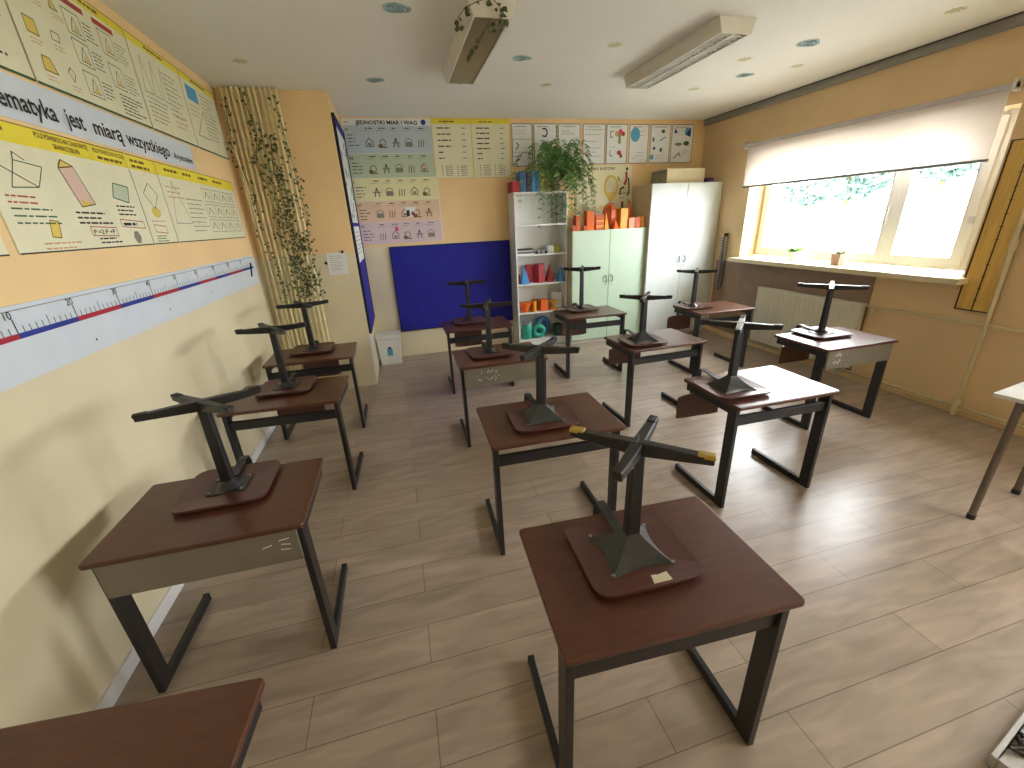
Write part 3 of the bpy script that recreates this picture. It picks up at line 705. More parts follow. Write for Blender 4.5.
p = back(.955, 2.02, 1.555, 2.972, 'white'); w, h = p.w, p.h
p.text('JEDNOSTKI MIAR I WAG', .16, h-.065, .042, 'black', width=.72, bold=.03); p.ell(.955, h-.04, .03, .03, 'blue', 1); p.scrib(.03, h-.04, .08, 1, .03, 'grey')
bands = [('bandblue','m',.0,.30),('bandgreen','kg',.0,.27),('bandyel','l',.0,.26),('bandor','m²',.0,.25),('bandpur','m³',.0,.27)]
yy = h-.075
rr = random.Random(11)
for bi, (c, un, _, bh) in enumerate(bands):
    hh = bh*.985; p.rect(.01, yy-hh, w-.01, yy, c, 1)
    p.text(un, .03, yy-.055, .035, 'black', bold=.01)
    p.scrib(.045, yy-.10, .13, 4, .036, 'black', .008)
    for k in range(5):
        x = .26+.155*k; p.scrib(x, yy-.03, .08, 1, .03, 'black', .01); p.scrib(x-.03, yy-.055, .1, 1, .02, 'grey', .005)
        cx, cy = x+.03, yy-hh*.62; kind = (bi+k) % 5
        if kind == 0: p.line([(cx-.04,cy-.04),(cx+.04,cy-.04),(cx+.04,cy+.01),(cx,cy+.05),(cx-.04,cy+.01)], 'black', .008, 2, True); p.rect(cx-.02, cy-.03, cx+.02, cy, 'grey', 3)
        elif kind == 1: p.ring(cx, cy, .035, .035, 'black', .008); p.ell(cx-.03, cy-.03, .03, .02, 'brown', 3, 9); p.line([(cx-.05,cy-.05),(cx+.05,cy-.05)], 'black', .010)
        elif kind == 2: p.line([(cx-.03,cy-.05),(cx,cy+.05),(cx+.03,cy-.05)], 'black', .011); p.line([(cx-.05,cy),(cx+.05,cy)], 'grey', .012)
        elif kind == 3: p.rect(cx-.045, cy-.045, cx+.045, cy+.01, 'grey', 2); p.line([(cx-.05,cy+.02),(cx,cy+.05),(cx+.05,cy+.02)], 'black', .006)
        else:
            for q in range(3): p.line([(cx-.04+.03*q, cy-.05), (cx-.03+.03*q, cy+.03)], 'brown', .010)
    if bi == 1: p.ell(.93, yy-hh*.62, .045, .035, 'pink', 2)
    if bi == 4: p.ell(.47, yy-.09, .022, .028, 'magenta', 3)
    if bi == 3: p.rect(.60, yy-.20, .74, yy-.08, 'white', 2); p.rect(.62, yy-.19, .66, yy-.12, 'black', 3); p.ell(.70, yy-.16, .02, .025, 'red', 3)
    yy -= bh
p.build('units_poster', 'tall poster of measurement units in five pastel colour bands', 'poster')

for x0, x1, cx, n, lab in ((2.005, 2.497, .25, 6, 'yellow-headed chart of names and numbers, nearer the units poster'), (2.503, 3.003, .25, 7, 'yellow-headed chart of names and numbers, nearer the small posters')):
    p = back(x0, x1, 2.305, 2.972, 'paper', .007); w, h = p.w, p.h
    p.rect(0, h-.055, w, h, 'yellow', 1); p.scrib(.10, h-.03, .30, 1, .03, 'brown', .014)
    for k in range(n):
        y = h-.10-k*(.40/n); p.scrib(.06, y, .19, 1, .035, 'black', .013, .9 if k < n-2 else .35); p.scrib(.37, y, .06, 1, .03, 'grey', .011)
    for c in (.08, .28): p.scrib(c+.0, .145, .02, 6, .022, 'black', .007); p.scrib(c+.05, .145, .11, 6, .022, 'grey', .008)
    p.line([(0,0),(w,0),(w,h),(0,h)], 'gold', .008, 2, True)
    p.build('maths_chart', lab, 'poster', 'yellow-headed charts')

xs = [(3.03,3.31),(3.33,3.65),(3.67,3.99),(4.03,4.36),(4.38,4.70),(4.73,5.03),(5.06,5.38),(5.40,5.755)]
labs8 = ['framed white sheet beside the yellow-headed chart, leftmost of eight', 'framed white sheet with dark crescent and green shape above the fern', 'framed white sheet with one green arrow, behind the fern strand', 'framed white sheet of plain text lines right of the fern',
         'framed white sheet with green letter T figure', 'framed white sheet with one big light blue circle', 'framed white sheet with small green and blue solids, second from right', 'framed white sheet with blue quarter shapes, rightmost of eight']
for k, (x0, x1) in enumerate(xs):
    p = back(x0, x1, 2.44-.012*(k < 2), 2.928, 'white', .008); w, h = p.w, p.h
    p.line([(.004,.004),(w-.004,.004),(w-.004,h-.004),(.004,h-.004)], 'frame', .009, 2, True)
    p.scrib(.05, h-.035, w-.1, 1, .02, 'grey', .008)
    if k == 0:
        for y in (.17, .32): p.line([(.01,y),(w-.02,y)], 'grey', .005)
        p.scrib(.03, .42, .2, 2, .03, 'lred', .005); p.line([(.05,.20),(.09,.25),(.06,.28)], 'dgreen', .014); p.scrib(.02,.12,.1,1,.03,'grey'); p.line([(.04,.06),(.10,.09)], 'dgreen', .018)
    if k == 1: p.line([(.12,.44),(.17,.44),(.19,.40),(.17,.35),(.12,.36)], 'black', .018); p.rect(.16,.20,.26,.27,'green',2); p.ell(.14,.24,.04,.05,'green',2); p.scrib(.05,.12,.2,3,.03,'grey',.006)
    if k == 2: p.poly([(.14,.24),(.17,.28),(.17,.265),(.25,.265),(.25,.215),(.17,.215),(.17,.20)], 'dgreen', 2); p.scrib(.05,.40,.2,2,.03,'grey',.006); p.scrib(.05,.12,.2,2,.03,'grey',.006)
    if k == 3:
        for y in (.42,.36,.28,.20,.15,.10): p.scrib(.03, y, .26, 1, .025, 'grey', .006)
    if k == 4:
        p.ell(.16,.37,.035,.035,'lred',2); p.ell(.21,.40,.03,.03,'magenta',2); p.ell(.25,.37,.03,.03,'red',2); p.rect(.18,.25,.22,.38,'green',3); p.line([(.10,.40),(.06,.40),(.06,.33),(.10,.33)],'black',.01)
        p.ell(.20,.14,.035,.03,'red',2); p.ell(.23,.10,.025,.025,'brown',2); p.line([(.06,.17),(.06,.10),(.10,.10)],'black',.01); p.scrib(.05,.21,.12,1,.02,'grey')
    if k == 5: p.ell(.09,.36,.075,.09,'lblue',2); p.scrib(.17,.40,.1,2,.05,'grey',.005); p.line([(.05,.06),(.12,.10)],'lred',.008); p.scrib(.12,.14,.14,2,.04,'grey',.005)
    if k == 6: p.ell(.20,.40,.03,.022,'dgreen',2); p.line([(.15,.28),(.24,.33)],'blue',.012); p.ell(.05,.30,.02,.03,'grey',2); p.ell(.18,.17,.02,.03,'dgreen',2); p.ell(.04,.08,.03,.035,'lblue',2); p.ell(.07,.19,.02,.02,'blue',2); p.scrib(.1,.10,.15,2,.03,'grey',.005)
    if k == 7: p.poly([(.04,.38),(.10,.38),(.05,.44)],'blue',2); p.ell(.26,.40,.05,.05,'lblue',2); p.poly([(.22,.36),(.31,.33),(.31,.45)],'blue',3); p.ell(.12,.24,.06,.022,'grey',2); p.ell(.25,.25,.05,.03,'dgreen',2); p.line([(.06,.06),(.14,.13),(.17,.08)],'brown',.014); p.scrib(.2,.16,.1,2,.03,'grey',.005)
    p.build('framed_sheet', labs8[k], 'poster', 'eight small framed maths sheets')

p = back(3.95, 4.80, 1.62, 2.428, 'cream'); w, h = p.w, p.h
p.text('MIARY KĄTÓW', .16, h-.062, .036, 'black', width=.42, bold=.012)
p.ring(.53, .53, .10, .14, 'gold', .03, 2, 20); p.poly([(.44,.46),(.53,.30),(.63,.46)], 'gold', 3); p.ell(.53,.50,.035,.035,'cream',3)
p.line([(.76,.72),(.77,.62),(.74,.55)], 'red', .035); p.ell(.77,.755,.018,.022,'black',3); p.line([(.74,.52),(.68,.50),(.67,.42)], 'black', .022); p.line([(.80,.64),(.82,.48),(.80,.40)], 'black', .02); p.line([(.66,.44),(.84,.44)], 'black', .008)
p.line([(.66,.60),(.63,.66)], 'brown', .016)
p.poly([(.50,.24),(.62,.24),(.58,.32),(.54,.32)], 'lblue', 2); p.poly([(.54,.24),(.58,.24),(.56,.30)], 'blue', 3); p.ell(.40,.26,.045,.03,'gold',2)
p.rect(.70,.22,.74,.33,'brown',2); p.line([(.80,.36),(.84,.30)],'black',.012); p.scrib(.3,.20,.5,1,.03,'grey',.007)
p.ell(.33,.10,.07,.05,'gold',2); p.ell(.52,.10,.06,.05,'bandor',2); p.line([(.66,.14),(.80,.08)],'black',.012); p.scrib(.18,.56,.14,6,.05,'grey',.005); p.scrib(.66,.38,.12,1,.03,'red',.008)
p.build('angles_poster', 'cream poster about angles behind the orange paper solids', 'poster')

# pinned note on the column
p = Sheet((.652, CY-.0005, 1.305), X, Z, -Y, .20, .23, .003, 'white'); p.scrib(.03,.19,.13,8,.02,'grey',.004)
p.build('pinned_note', 'small white printed note pinned on the column', 'note')
for k, (x, z, lab) in enumerate(((.640, 1.43, 'round black magnet at the left edge of the note'), (.822, 1.535, 'round black magnet at the upper right corner of the note'))):
    obj('magnet', lab, 'magnet', MB().tube([(0,0,0),(0,-.010,0)], .014, 12), M_BLACK, (x, CY-.004, z), 0, 'magnets holding the note')
# board on the side of the column
t = thing('narrow_notice_board', 'blue notice board seen edge-on on the side of the column', 'board', (CX, 4.39, .62))
MB().box(.001, .022, -.47, .47, 0, 2.19).build('felt', M_BLUE, t)
m = MB(); m.box(.001,.030,-.485,-.47,-.01,2.2); m.box(.001,.030,.47,.485,-.01,2.2); m.box(.001,.030,-.47,.47,-.012,0); m.box(.001,.030,-.47,.47,2.19,2.2); m.build('frame', M_NAVY, t)
p = Sheet((.0222, -.40, 1.20), Y, Z, X, .80, .90, .002, 'white')
rr = random.Random(3)
for k in range(34):
    a, b = rr.uniform(.06,.74), rr.uniform(.06,.84); p.ell(a, b, rr.uniform(.02,.06), rr.uniform(.02,.06), rr.choice(['lblue','blue','green','white','dgreen']), 1+k % 3, 9)
p.build('picture_sheet', None, None, parent=t)
p = Sheet((.0222, -.40, .78), Y, Z, X, .80, .38, .002, 'white'); p.scrib(.05,.32,.7,6,.045,'grey',.008); p.build('white_sheet', None, None, parent=t)

# ------------------------------------------------------------------ left wall: posters, banner, ruler
def left(y0, y1, z0, z1, paper='paper', th=.006): return Sheet((.0005, y0, z0), Y, Z, X, y1-y0, z1-z0, th, paper)
def shape(p, kind, a, b, s, c='gold'):
    if kind == 'rect': pts = [(a,b),(a+s,b),(a+s,b+s*.9),(a,b+s*.9)]
    elif kind == 'para': pts = [(a,b),(a+s,b),(a+s*1.25,b+s*.7),(a+s*.25,b+s*.7)]
    elif kind == 'trap': pts = [(a,b),(a+s*1.2,b),(a+s*.85,b+s*.8),(a+s*.15,b+s*.8)]
    elif kind == 'tri': pts = [(a,b),(a+s,b),(a+s*.35,b+s)]
    elif kind == 'kite': pts = [(a+s*.5,b),(a+s*.9,b+s*.6),(a+s*.5,b+s),(a+s*.1,b+s*.6)]
    p.poly(pts, c, 1); p.line(pts, 'brown', .004, 2, True)
def graph(p, a, b, w, h):
    p.line([(a,b),(a+w,b),(a+w,b+h),(a,b+h)], 'dgreen', .004, 2, True); p.line([(a+w*.25,b+h*.15),(a+w*.85,b+h*.15)], 'black', .004); p.line([(a+w*.25,b+h*.15),(a+w*.55,b+h*.8),(a+w*.8,b+h*.15)], 'black', .004); p.poly([(a+w*.4,b+h*.15),(a+w*.55,b+h*.5),(a+w*.7,b+h*.15)], 'gold', 2)
UZ0, UZ1 = 2.40, 2.912
def upper(y0, y1):
    p = left(y0, y1, UZ0, UZ1); p.rect(0, p.h-.045, p.w, p.h, 'yellow', 1); p.line([(0,p.h-.002),(p.w,p.h-.002)], 'brown', .004, 3); p.line([(0,.004),(p.w,.004)], 'dgreen', .010); p.line([(p.w-.003,0),(p.w-.003,p.h)], 'grey', .005); return p
p = upper(.45, 1.435); p.ell(.62,.39,.16,.05,'green',1,20); p.ell(.60,.37,.11,.03,'lblue',2,20); p.line([(.68,.20),(.92,.20),(.92,.30),(.68,.30)],'red',.004,2,True); p.scrib(.72,.25,.16,1,.03,'black',.012); p.scrib(.60,.12,.34,3,.03,'black',.009); p.scrib(.1,.3,.4,6,.03,'grey',.007)
p.build('geometry_poster', 'upper wall poster at the top left corner with a green oval', 'poster', 'upper row of wall posters')
p = upper(1.445, 2.385)
for k, (kd, a, b, s) in enumerate((('rect',.06,.36,.06),('trap',.17,.37,.06),('rect',.06,.20,.065),('para',.21,.22,.05),('trap',.08,.07,.07),('kite',.24,.07,.06),('tri',.28,.36,.05))): shape(p, kd, a, b, s, 'gold' if k % 2 == 0 else 'paper'); p.scrib(a, b-.02, .08, 2, .014, 'lred', .004)
p.rect(.37,.425,.55,.45,'red',2); p.rect(.62,.425,.80,.45,'red',2)
for b in (.30,.18,.05): graph(p, .37, b, .12, .10); p.scrib(.51, b+.085, .09, 5, .017, 'black', .005)
for b in (.30,.15): graph(p, .64, b, .12, .11); p.scrib(.78, b+.09, .12, 6, .017, 'grey', .005)
p.scrib(.66, .12, .24, 6, .018, 'black', .006); p.text('TRÓJKĄTY', .55, p.h-.033, .020, 'brown', bold=.01) if False else p.scrib(.5, p.h-.022, .26, 1, .022, 'brown', .014)
p.build('geometry_poster', 'upper wall poster with two red headings and triangle diagrams', 'poster', 'upper row of wall posters')
p = upper(2.395, 3.06)
for k in range(3): p.line([(.05+.12*k,.22),(.10+.12*k,.42),(.15+.12*k,.22)], 'grey', .005, 2, True)
p.scrib(.05,.19,.28,6,.025,'grey',.006); p.scrib(.36,.40,.24,9,.03,'grey',.006); p.scrib(.38,.15,.2,3,.03,'lred',.007); p.scrib(.2,p.h-.022,.3,1,.022,'brown',.014)
p.build('geometry_poster', 'upper wall poster with tall narrow pale triangles', 'poster', 'upper row of wall posters')
p = upper(3.07, 3.74); p.rect(.06,.34,.26,.44,'lblue',1); p.line([(.08,.10),(.30,.30),(.30,.10)],'dgreen',.005,2,True); p.scrib(.32,.42,.28,12,.028,'grey',.006); p.scrib(.05,.30,.2,3,.03,'lred',.006); p.scrib(.2,p.h-.022,.3,1,.022,'brown',.014)
p.build('geometry_poster', 'upper wall poster nearest the bamboo poles', 'poster', 'upper row of wall posters')

p = left(.40, 2.90, 2.222, 2.388, 'rwhite', .004)
p.build('quotation_banner', 'white banner with a black sentence between the poster rows', 'banner')

LZ0, LZ1 = 1.728, 2.205
def lower(y0, y1):
    p = left(y0, y1, LZ0, LZ1); p.rect(0, p.h-.075, p.w, p.h, 'yellow', 1); p.line([(0,p.h-.002),(p.w,p.h-.002)], 'brown', .004, 3); p.line([(0,.003),(p.w,.003)], 'black', .006); return p
p = lower(.30, .905); p.scrib(.35,.2,.2,6,.03,'grey',.006); p.build('solids_poster', 'lower wall poster cut off by the left edge of the photo', 'poster', 'lower row of wall posters')
p = lower(.955, 1.935)
p.text('POLE POWIERZCHNI CAŁKOWITEJ', .33, p.h-.032, .020, 'brown', width=.33, bold=.012); p.text('GRANIASTOSŁUPA', .42, p.h-.062, .020, 'brown', width=.17, bold=.012)
p.text('POLE POWIERZCHNI BOCZNEJ', .70, p.h-.034, .020, 'brown', width=.26, bold=.012); p.scrib(.72, p.h-.055, .22, 1, .02, 'brown', .013); p.scrib(.03, p.h-.03, .2, 1, .022, 'brown', .014)
pts = [(.10,.24),(.24,.25),(.30,.33),(.16,.34)]; p.line(pts,'dgreen',.004,2,True); p.line([(.02,.34),(.24,.25)],'black',.004); p.line([(.16,.34),(.17,.37),(.22,.345)],'black',.004)
p.scrib(.05,.21,.22,2,.022,'red',.006); p.scrib(.05,.165,.24,3,.026,'dgreen',.006)
p.poly([(.20,.06),(.25,.055),(.27,.12),(.22,.125)],'gold',1); p.line([(.20,.06),(.25,.055),(.27,.12),(.22,.125)],'brown',.004,2,True); p.scrib(.14,.035,.26,2,.02,'lred',.006)
p.poly([(.46,.185),(.565,.20),(.50,.355),(.40,.34)],'pink',1); p.line([(.46,.185),(.565,.20),(.50,.355),(.40,.34)],'brown',.005,2,True)
p.poly([(.40,.34),(.50,.355),(.43,.375)],'gold',2); p.line([(.40,.34),(.50,.355),(.43,.375)],'brown',.005,3,True); p.poly([(.46,.185),(.565,.20),(.48,.215)],'gold',2)
p.scrib(.40,.16,.28,3,.022,'black',.008); p.line([(.46,.06),(.66,.055),(.66,.095),(.46,.10)],'red',.004,2,True); p.text('P =2·P +P',.475,.066,.022,'black',width=.165,bold=.01)
p.scrib(.50,.045,.22,2,.018,'black',.007)
p.poly([(.73,.24),(.86,.22),(.90,.30),(.77,.31)],'bandgreen',1); p.line([(.73,.24),(.86,.22),(.90,.30),(.77,.31)],'dgreen',.005,2,True); p.scrib(.73,.20,.18,3,.02,'black',.007); p.line([(.72,.10),(.94,.09),(.94,.125),(.72,.135)],'red',.004,2,True); p.scrib(.74,.112,.17,1,.03,'black',.014)
p.ell(.83,.045,.035,.035,'grey',1,6); p.line([(p.w-.003,0),(p.w-.003,p.h-.08)],'grey',.005)
p.build('solids_poster', 'lower wall poster with a pink slanted prism drawing', 'poster', 'lower row of wall posters')
p = lower(1.94, 2.245); p.scrib(.03,p.h-.03,.24,2,.028,'brown',.013); p.line([(.06,.28),(.14,.34),(.22,.28),(.14,.20)],'dgreen',.004,2,True); p.ell(.14,.18,.05,.03,'gold',1); p.scrib(.05,.13,.2,1,.02,'lred'); p.line([(.06,.07),(.20,.06),(.20,.10),(.06,.11)],'red',.004,2,True); p.scrib(.05,.045,.16,3,.014,'dgreen',.005); p.line([(p.w-.003,0),(p.w-.003,p.h)],'grey',.005)
p.build('solids_poster', 'narrow lower wall poster right of the pink prism one', 'poster', 'lower row of wall posters')
p = lower(2.25, 3.62)
for x in (.1, .36, .62, .90): p.scrib(x, p.h-.035, .20, 1, .03, 'brown', .016)
p.line([(.05,.12),(.15,.38),(.30,.12)],'grey',.004,2,True); p.scrib(.05,.34,.3,3,.03,'lred',.006); p.scrib(.30,.28,.3,8,.03,'grey',.006)
for a in (.62,.80,.98,1.16):
    for b in (.06,.17,.28): p.line([(a,b),(a+.15,b),(a+.15,b+.09),(a,b+.09)],'grey',.004,2,True); p.line([(a+.03,b+.02),(a+.07,b+.07),(a+.12,b+.02)],'black',.007)
p.line([(p.w-.003,0),(p.w-.003,p.h)],'grey',.005)
p.build('solids_poster', 'longest lower wall poster of small boxed diagrams, nearest the bamboo', 'poster', 'lower row of wall posters')

# ruler: tens at measured wall positions
t = thing('wall_ruler', 'long white number ruler mounted along the left wall', 'ruler', (0, 2.1, 1.30))
p = Sheet((.0005, -1.50, .0), Y, Z, X, 3.08, .262, .010, 'rwhite'); Y0 = .60
def yt(n): return .781 + (n-10)*.0313 - Y0       # wall position of number n on the sheet
p.line([(0,.245),(3.08,.245)], 'grey', .003)
for n in range(5, 100):
    a = yt(n)
    if a < .005 or a > 3.02: continue
    hgt = .050 if n % 10 == 0 else (.040 if n % 5 == 0 else .024)
    p.line([(a,.165),(a,.165+hgt)], 'black', .0035 if n % 10 else .005)
    if n % 10 == 0: p.text(str(n), a, .220-.0, .028, 'black', align='C', bold=.006) if False else p.text(str(n), a-.012, .217, .030, 'black', align='C', bold=.004)
for k in range(0, 10):
    a, b = max(.0, yt(10*k)), min(3.03, yt(10*k+10))
    if b > a: p.rect(a, .145, b, .165, 'rule_red' if k % 2 == 0 else 'blue', 1)
for a, b in ((.55,.05),(1.25,.06),(1.9,.07)): p.ell(a, b, .006, .006, 'black', 2, 8)
p.build('ruler_board', None, None, parent=t)
obj('pointer', 'short black pointer stuck across the end of the wall ruler', 'pointer', MB().bar((.016,-.03,-.06), (.016,.03,.06), .008, .012, upv=(1,0,0)), M_BLACK, (0, 3.50, 1.44))

# banner words (separate build keeps the baseline of every word)
ban = [o for o in C.objects if o.name == 'quotation_banner'][0]
p = Sheet((.0047, .40, 2.222), Y, Z, X, .001, .001, .0002, 'rwhite')
for wd, y, wdt, hh in (('Matematyka', 1.03, .455, .074), ('jest', 1.541, .127, .074), ('miarą', 1.735, .246, .072), ('wszystkiego', 2.02, .493, .072), ('Arystoteles', 2.57, .29, .040)):
    p = Sheet((.0047, y, 2.262), Y, Z, X, .001, .001, .0002, 'rwhite'); p.text(wd, 0, 0, hh, 'black', width=wdt, bold=.013 if len(wd) > 10 else .018); o = p.build('word', None, None, parent=ban)

# ------------------------------------------------------------------ bamboo with ivy
BX = [.070, .112, .160, .206, .250, .292, .340, .384, .430, .474, .515]
bl = ['leftmost bamboo pole in the corner by the wall posters'] + ['bamboo pole in the corner, %s from the left' % w_ for w_ in ('second', 'third', 'fourth', 'fifth')] + ['middle one of the eleven corner bamboo poles'] + ['bamboo pole in the corner, %s from the right' % w_ for w_ in ('fifth', 'fourth', 'third', 'second')] + ['rightmost bamboo pole, nearest the pinned note']
rr = random.Random(21)
BY = 3.765
for k, x in enumerate(BX):
    r = rr.uniform(.0105, .0145); m = MB(); z = 0; pts = []; rs = []; lean = rr.uniform(-.004, .004); n0 = rr.uniform(.1, .3)
    zz = [0] + [n0+.28*i for i in range(11) if n0+.28*i < H-.03] + [H-.004]
    for i, q in enumerate(zz):
        if 0 < i < len(zz)-1:
            for dz, f in ((-.012, 1), (-.004, 1.14), (.004, 1.14), (.012, .98)): pts.append((lean*(q/H-.5)*2, 0, q+dz)); rs.append(r*f)
        else: pts.append((lean*(q/H-.5)*2, 0, q)); rs.append(r)
    m.tube(pts, rs, 10)
    obj('bamboo_pole', bl[k], 'bamboo pole', m, M_BAMB, (x, BY+rr.uniform(-.01,.01), 0), 0, 'bamboo poles in the corner')
def leafy(mb, p, s, rnd, mi=0, droop=.5):
    d = Vector((rnd.gauss(0,1), rnd.gauss(0,.6)-.3, rnd.gauss(0,.6)-droop)).normalized(); e = d.cross(Vector((rnd.gauss(0,.4), -1, rnd.gauss(0,.4)))).normalized(); nn = d.cross(e)
    mb.add([p, p+d*s*.4+e*s*.42+nn*s*.06, p+d*s*.75+e*s*.2, p+d*s*1.1, p+d*s*.75-e*s*.2, p+d*s*.4-e*s*.42+nn*s*.06, p+d*s*.5-nn*s*.05],
           [(0,6,1),(1,6,2),(2,6,3),(3,6,4),(4,6,5),(5,6,0)], mi)
ivs = [('ivy garland winding down the left bamboo poles', [(.10,2.9),(.06,2.5),(.14,2.1),(.13,1.7),(.22,1.3),(.20,1.05)], 90, .028),
       ('ivy garland crossing the middle bamboo poles', [(.24,2.94),(.29,2.6),(.22,2.35),(.33,2.0),(.28,1.7),(.36,1.4),(.33,1.15)], 150, .029),
       ('densest ivy garland, bunched over the right-middle bamboo poles', [(.40,2.6),(.36,2.3),(.44,2.05),(.36,1.85),(.46,1.65),(.38,1.5),(.45,1.3),(.40,1.1)], 430, .032),
       ('ivy garland hanging along the right edge of the bamboo', [(.50,2.9),(.53,2.5),(.54,2.2),(.57,1.9),(.52,1.6),(.56,1.3),(.54,1.1)], 130, .029)]
rr = random.Random(8)
def spline(pts, n):
    out = []
    for i in range(len(pts)-1):
        for k in range(n):
            t_ = k/n; out.append(pts[i].lerp(pts[i+1], t_*t_*(3-2*t_)*.5 + t_*.5))
    return out + [pts[-1]]
for lab, pp, n, s in ivs:
    ps = spline([Vector((x, BY-.035-.012*(i % 2), z)) for i, (x, z) in enumerate(pp)], 6)
    t = thing('ivy_garland', lab, 'garland', tuple(ps[0]), 0, 'ivy garlands on the bamboo'); o0 = ps[0]
    MB().tube([q-o0 for q in ps], .003, 5).build('stem', M_STEM, t)
    m = MB()
    for k in range(n):
        f = (k+rr.random())/n*(len(ps)-1); i = min(int(f), len(ps)-2); q = ps[i].lerp(ps[i+1], f-i)-o0
        sp = .045 if n > 200 else .022
        leafy(m, q+Vector((rr.gauss(0,sp), -abs(rr.gauss(0,.012)), rr.gauss(0,.02))), s*rr.uniform(.7,1.25), rr)
    m.build('leaves', M_LEAF, t)
# cable from the left wall down the corner
obj('wall_cable', 'cream cable curving from the posters down beside the bamboo', 'cable', MB().tube([(.004,3.70,2.52),(.02,3.71,2.53),(.05,3.70,2.51),(.085,3.69,2.42),(.10,3.70,2.25),(.11,3.71,1.9),(.13,3.712,1.3),(.14,3.712,.7),(.14,3.712,.02)], .008, 8), M_PIPE, (0,0,0))

# ------------------------------------------------------------------ ceiling lamps
def lamp(x, y0, y1, label, dark):
    yc = (y0+y1)/2; t = thing('ceiling_lamp', label, 'ceiling lamp', (x, yc, H)); L = (y1-y0)/2; hb, ht = .118, .150; d = .095
    m = MB()
    for s in (-1, 1):
        m.hexa([(s*ht,-L,-.003),(s*ht,L,-.003),(s*(ht-.006),L,-.003),(s*(ht-.006),-L,-.003)], [(s*hb,-L,-d),(s*hb,L,-d),(s*(hb-.012),L,-d),(s*(hb-.012),-L,-d)])
        a, b = (-L, -L+.012) if s < 0 else (L-.012, L)
        m.hexa([(-ht+.006,a,-.003),(ht-.006,a,-.003),(ht-.006,b,-.003),(-ht+.006,b,-.003)], [(-hb+.012,a,-d),(hb-.012,a,-d),(hb-.012,b,-d),(-hb+.012,b,-d)])
    m.box(-ht+.006, ht-.006, -L+.012, L-.012, -.010, -.002)
    m.build('housing', M_LAMP, t)
    mr = M_DARKL if dark else M_LOUV
    g = MB(); N = 26
    if dark: g.box(-hb+.014, hb-.014, -L+.014, L-.014, -d+.006, -d+.010)
    for k in range(0 if dark else N): y = -L+.02+(2*L-.04)*k/(N-1); g.box(-hb+.013, hb-.013, y-.002, y+.002, -d+.004, -d+.038)
    for xx in (0,): g.box(xx-.006, xx+.006, -L+.014, L-.014, -d+.002, -d+.042)
    for s in (-1, 1): g.hexa([(s*(hb-.014),-L+.014,-d+.003),(s*(hb-.014),L-.014,-d+.003),(s*(hb-.016),L-.014,-d+.003),(s*(hb-.016),-L+.014,-d+.003)], [(s*(hb-.03),-L+.014,-.03),(s*(hb-.03),L-.014,-.03),(s*(hb-.032),L-.014,-.03),(s*(hb-.032),-L+.014,-.03)])
    if not dark: g.box(-hb+.03, hb-.03, -L+.014, L-.014, -.022, -.018, 1)
    g.build('louvre', [mr, M_GREY], t)
    for s in (() if dark else (-1, 1)): MB().tube([(s*.055,-L+.05,-.035),(s*.055,L-.05,-.035)], .013, 12).build('fluorescent_tube', M_WHITE, t)
lamp(2.115, 1.89, 3.19, 'fluorescent ceiling lamp with dark louvre and ivy on its end', True)
lamp(3.83, 1.89, 3.17, 'fluorescent ceiling lamp with white grid nearer the window', False)
rr = random.Random(4)
t = thing('hanging_ivy', 'sprig of ivy trailing over the near end of the ceiling lamp', 'plant', (2.10, 1.87, 2.985))
pa = [[(0,0,-.005),(.05,-.01,-.05),(.06,-.01,-.11),(.04,0,-.15)], [(-.0,0,-.01),(-.08,-.015,-.04),(-.15,.02,-.06),(-.17,.15,-.06),(-.16,.26,-.07)], [(.06,-.01,-.1),(.0,.12,-.108),(-.03,.35,-.112),(-.05,.6,-.115)]]
m = MB(); lv = MB()
for q in pa:
    ps = spline([Vector(v) for v in q], 5); m.tube(ps, .0025, 5)
    for k in range(16):
        i = rr.randrange(len(ps)); leafy(lv, ps[i]+Vector((rr.gauss(0,.012), rr.gauss(0,.01), rr.uniform(-.02,0))), .034*rr.uniform(.7,1.2), rr, 0, .8)
m.build('stem', M_STEM, t); lv.build('leaves', M_LEAF, t)

# ceiling stickers
blue = [(1.578,2.105,.075,'blue swirl sticker left of the dark ceiling lamp'), (2.571,2.817,.072,'blue swirl sticker right of the dark ceiling lamp'), (1.401,3.49,.070,'blue swirl sticker on the ceiling above the units poster'), (4.901,3.006,.075,'blue swirl sticker above the window blind'), (4.806,2.23,.09,'long blue swirl sticker right of the white grid lamp')]
def swirl(R):
    m = MB(); n = 26
    vs = [(R*1.15*(math.cos(2*PI*k/n)), R*.85*math.sin(2*PI*k/n)*(1+.15*math.cos(6*PI*k/n)), 0) for k in range(n)]
    m.add(vs+[(v[0], v[1], -.002) for v in vs], [tuple(range(n)), tuple(range(2*n-1, n-1, -1))]+[(i,n+i,n+(i+1) % n,(i+1) % n) for i in range(n)])
    for q in range(3):
        pts = [(R*(.15+.8*k/9)*math.cos(.5*k+q*2.1), R*.75*(.15+.8*k/9)*math.sin(.5*k+q*2.1), -.003) for k in range(10)]
        m.tube(pts, R*.045, 5, 1)
    return m
for x, y, R, lab in blue: obj('ceiling_sticker', lab, 'sticker', swirl(R), [M_STKB, mat('glare_pale_teal_ink', (128,158,163), .7)], (x, y, H), rr.uniform(-.4,.4), 'blue swirl stickers on the ceiling')  # swirl ink is paled for the same painted-in glare
beige = [(.426,3.125,'beige star sticker above the bamboo corner'), (3.215,2.468,'beige star sticker left of the white grid lamp'), (3.015,3.492,'beige star sticker above the shelf unit'), (5.217,2.718,'beige star sticker nearest the blind'), (5.349,1.585,'beige star sticker in the upper right corner'), (4.687,3.484,'beige star sticker above the angle poster wall'), (4.55,2.62,'beige star sticker just right of the white grid lamp')]
beige[5] = (4.687, 3.484, 'beige star sticker farthest back, above the rightmost framed sheets')
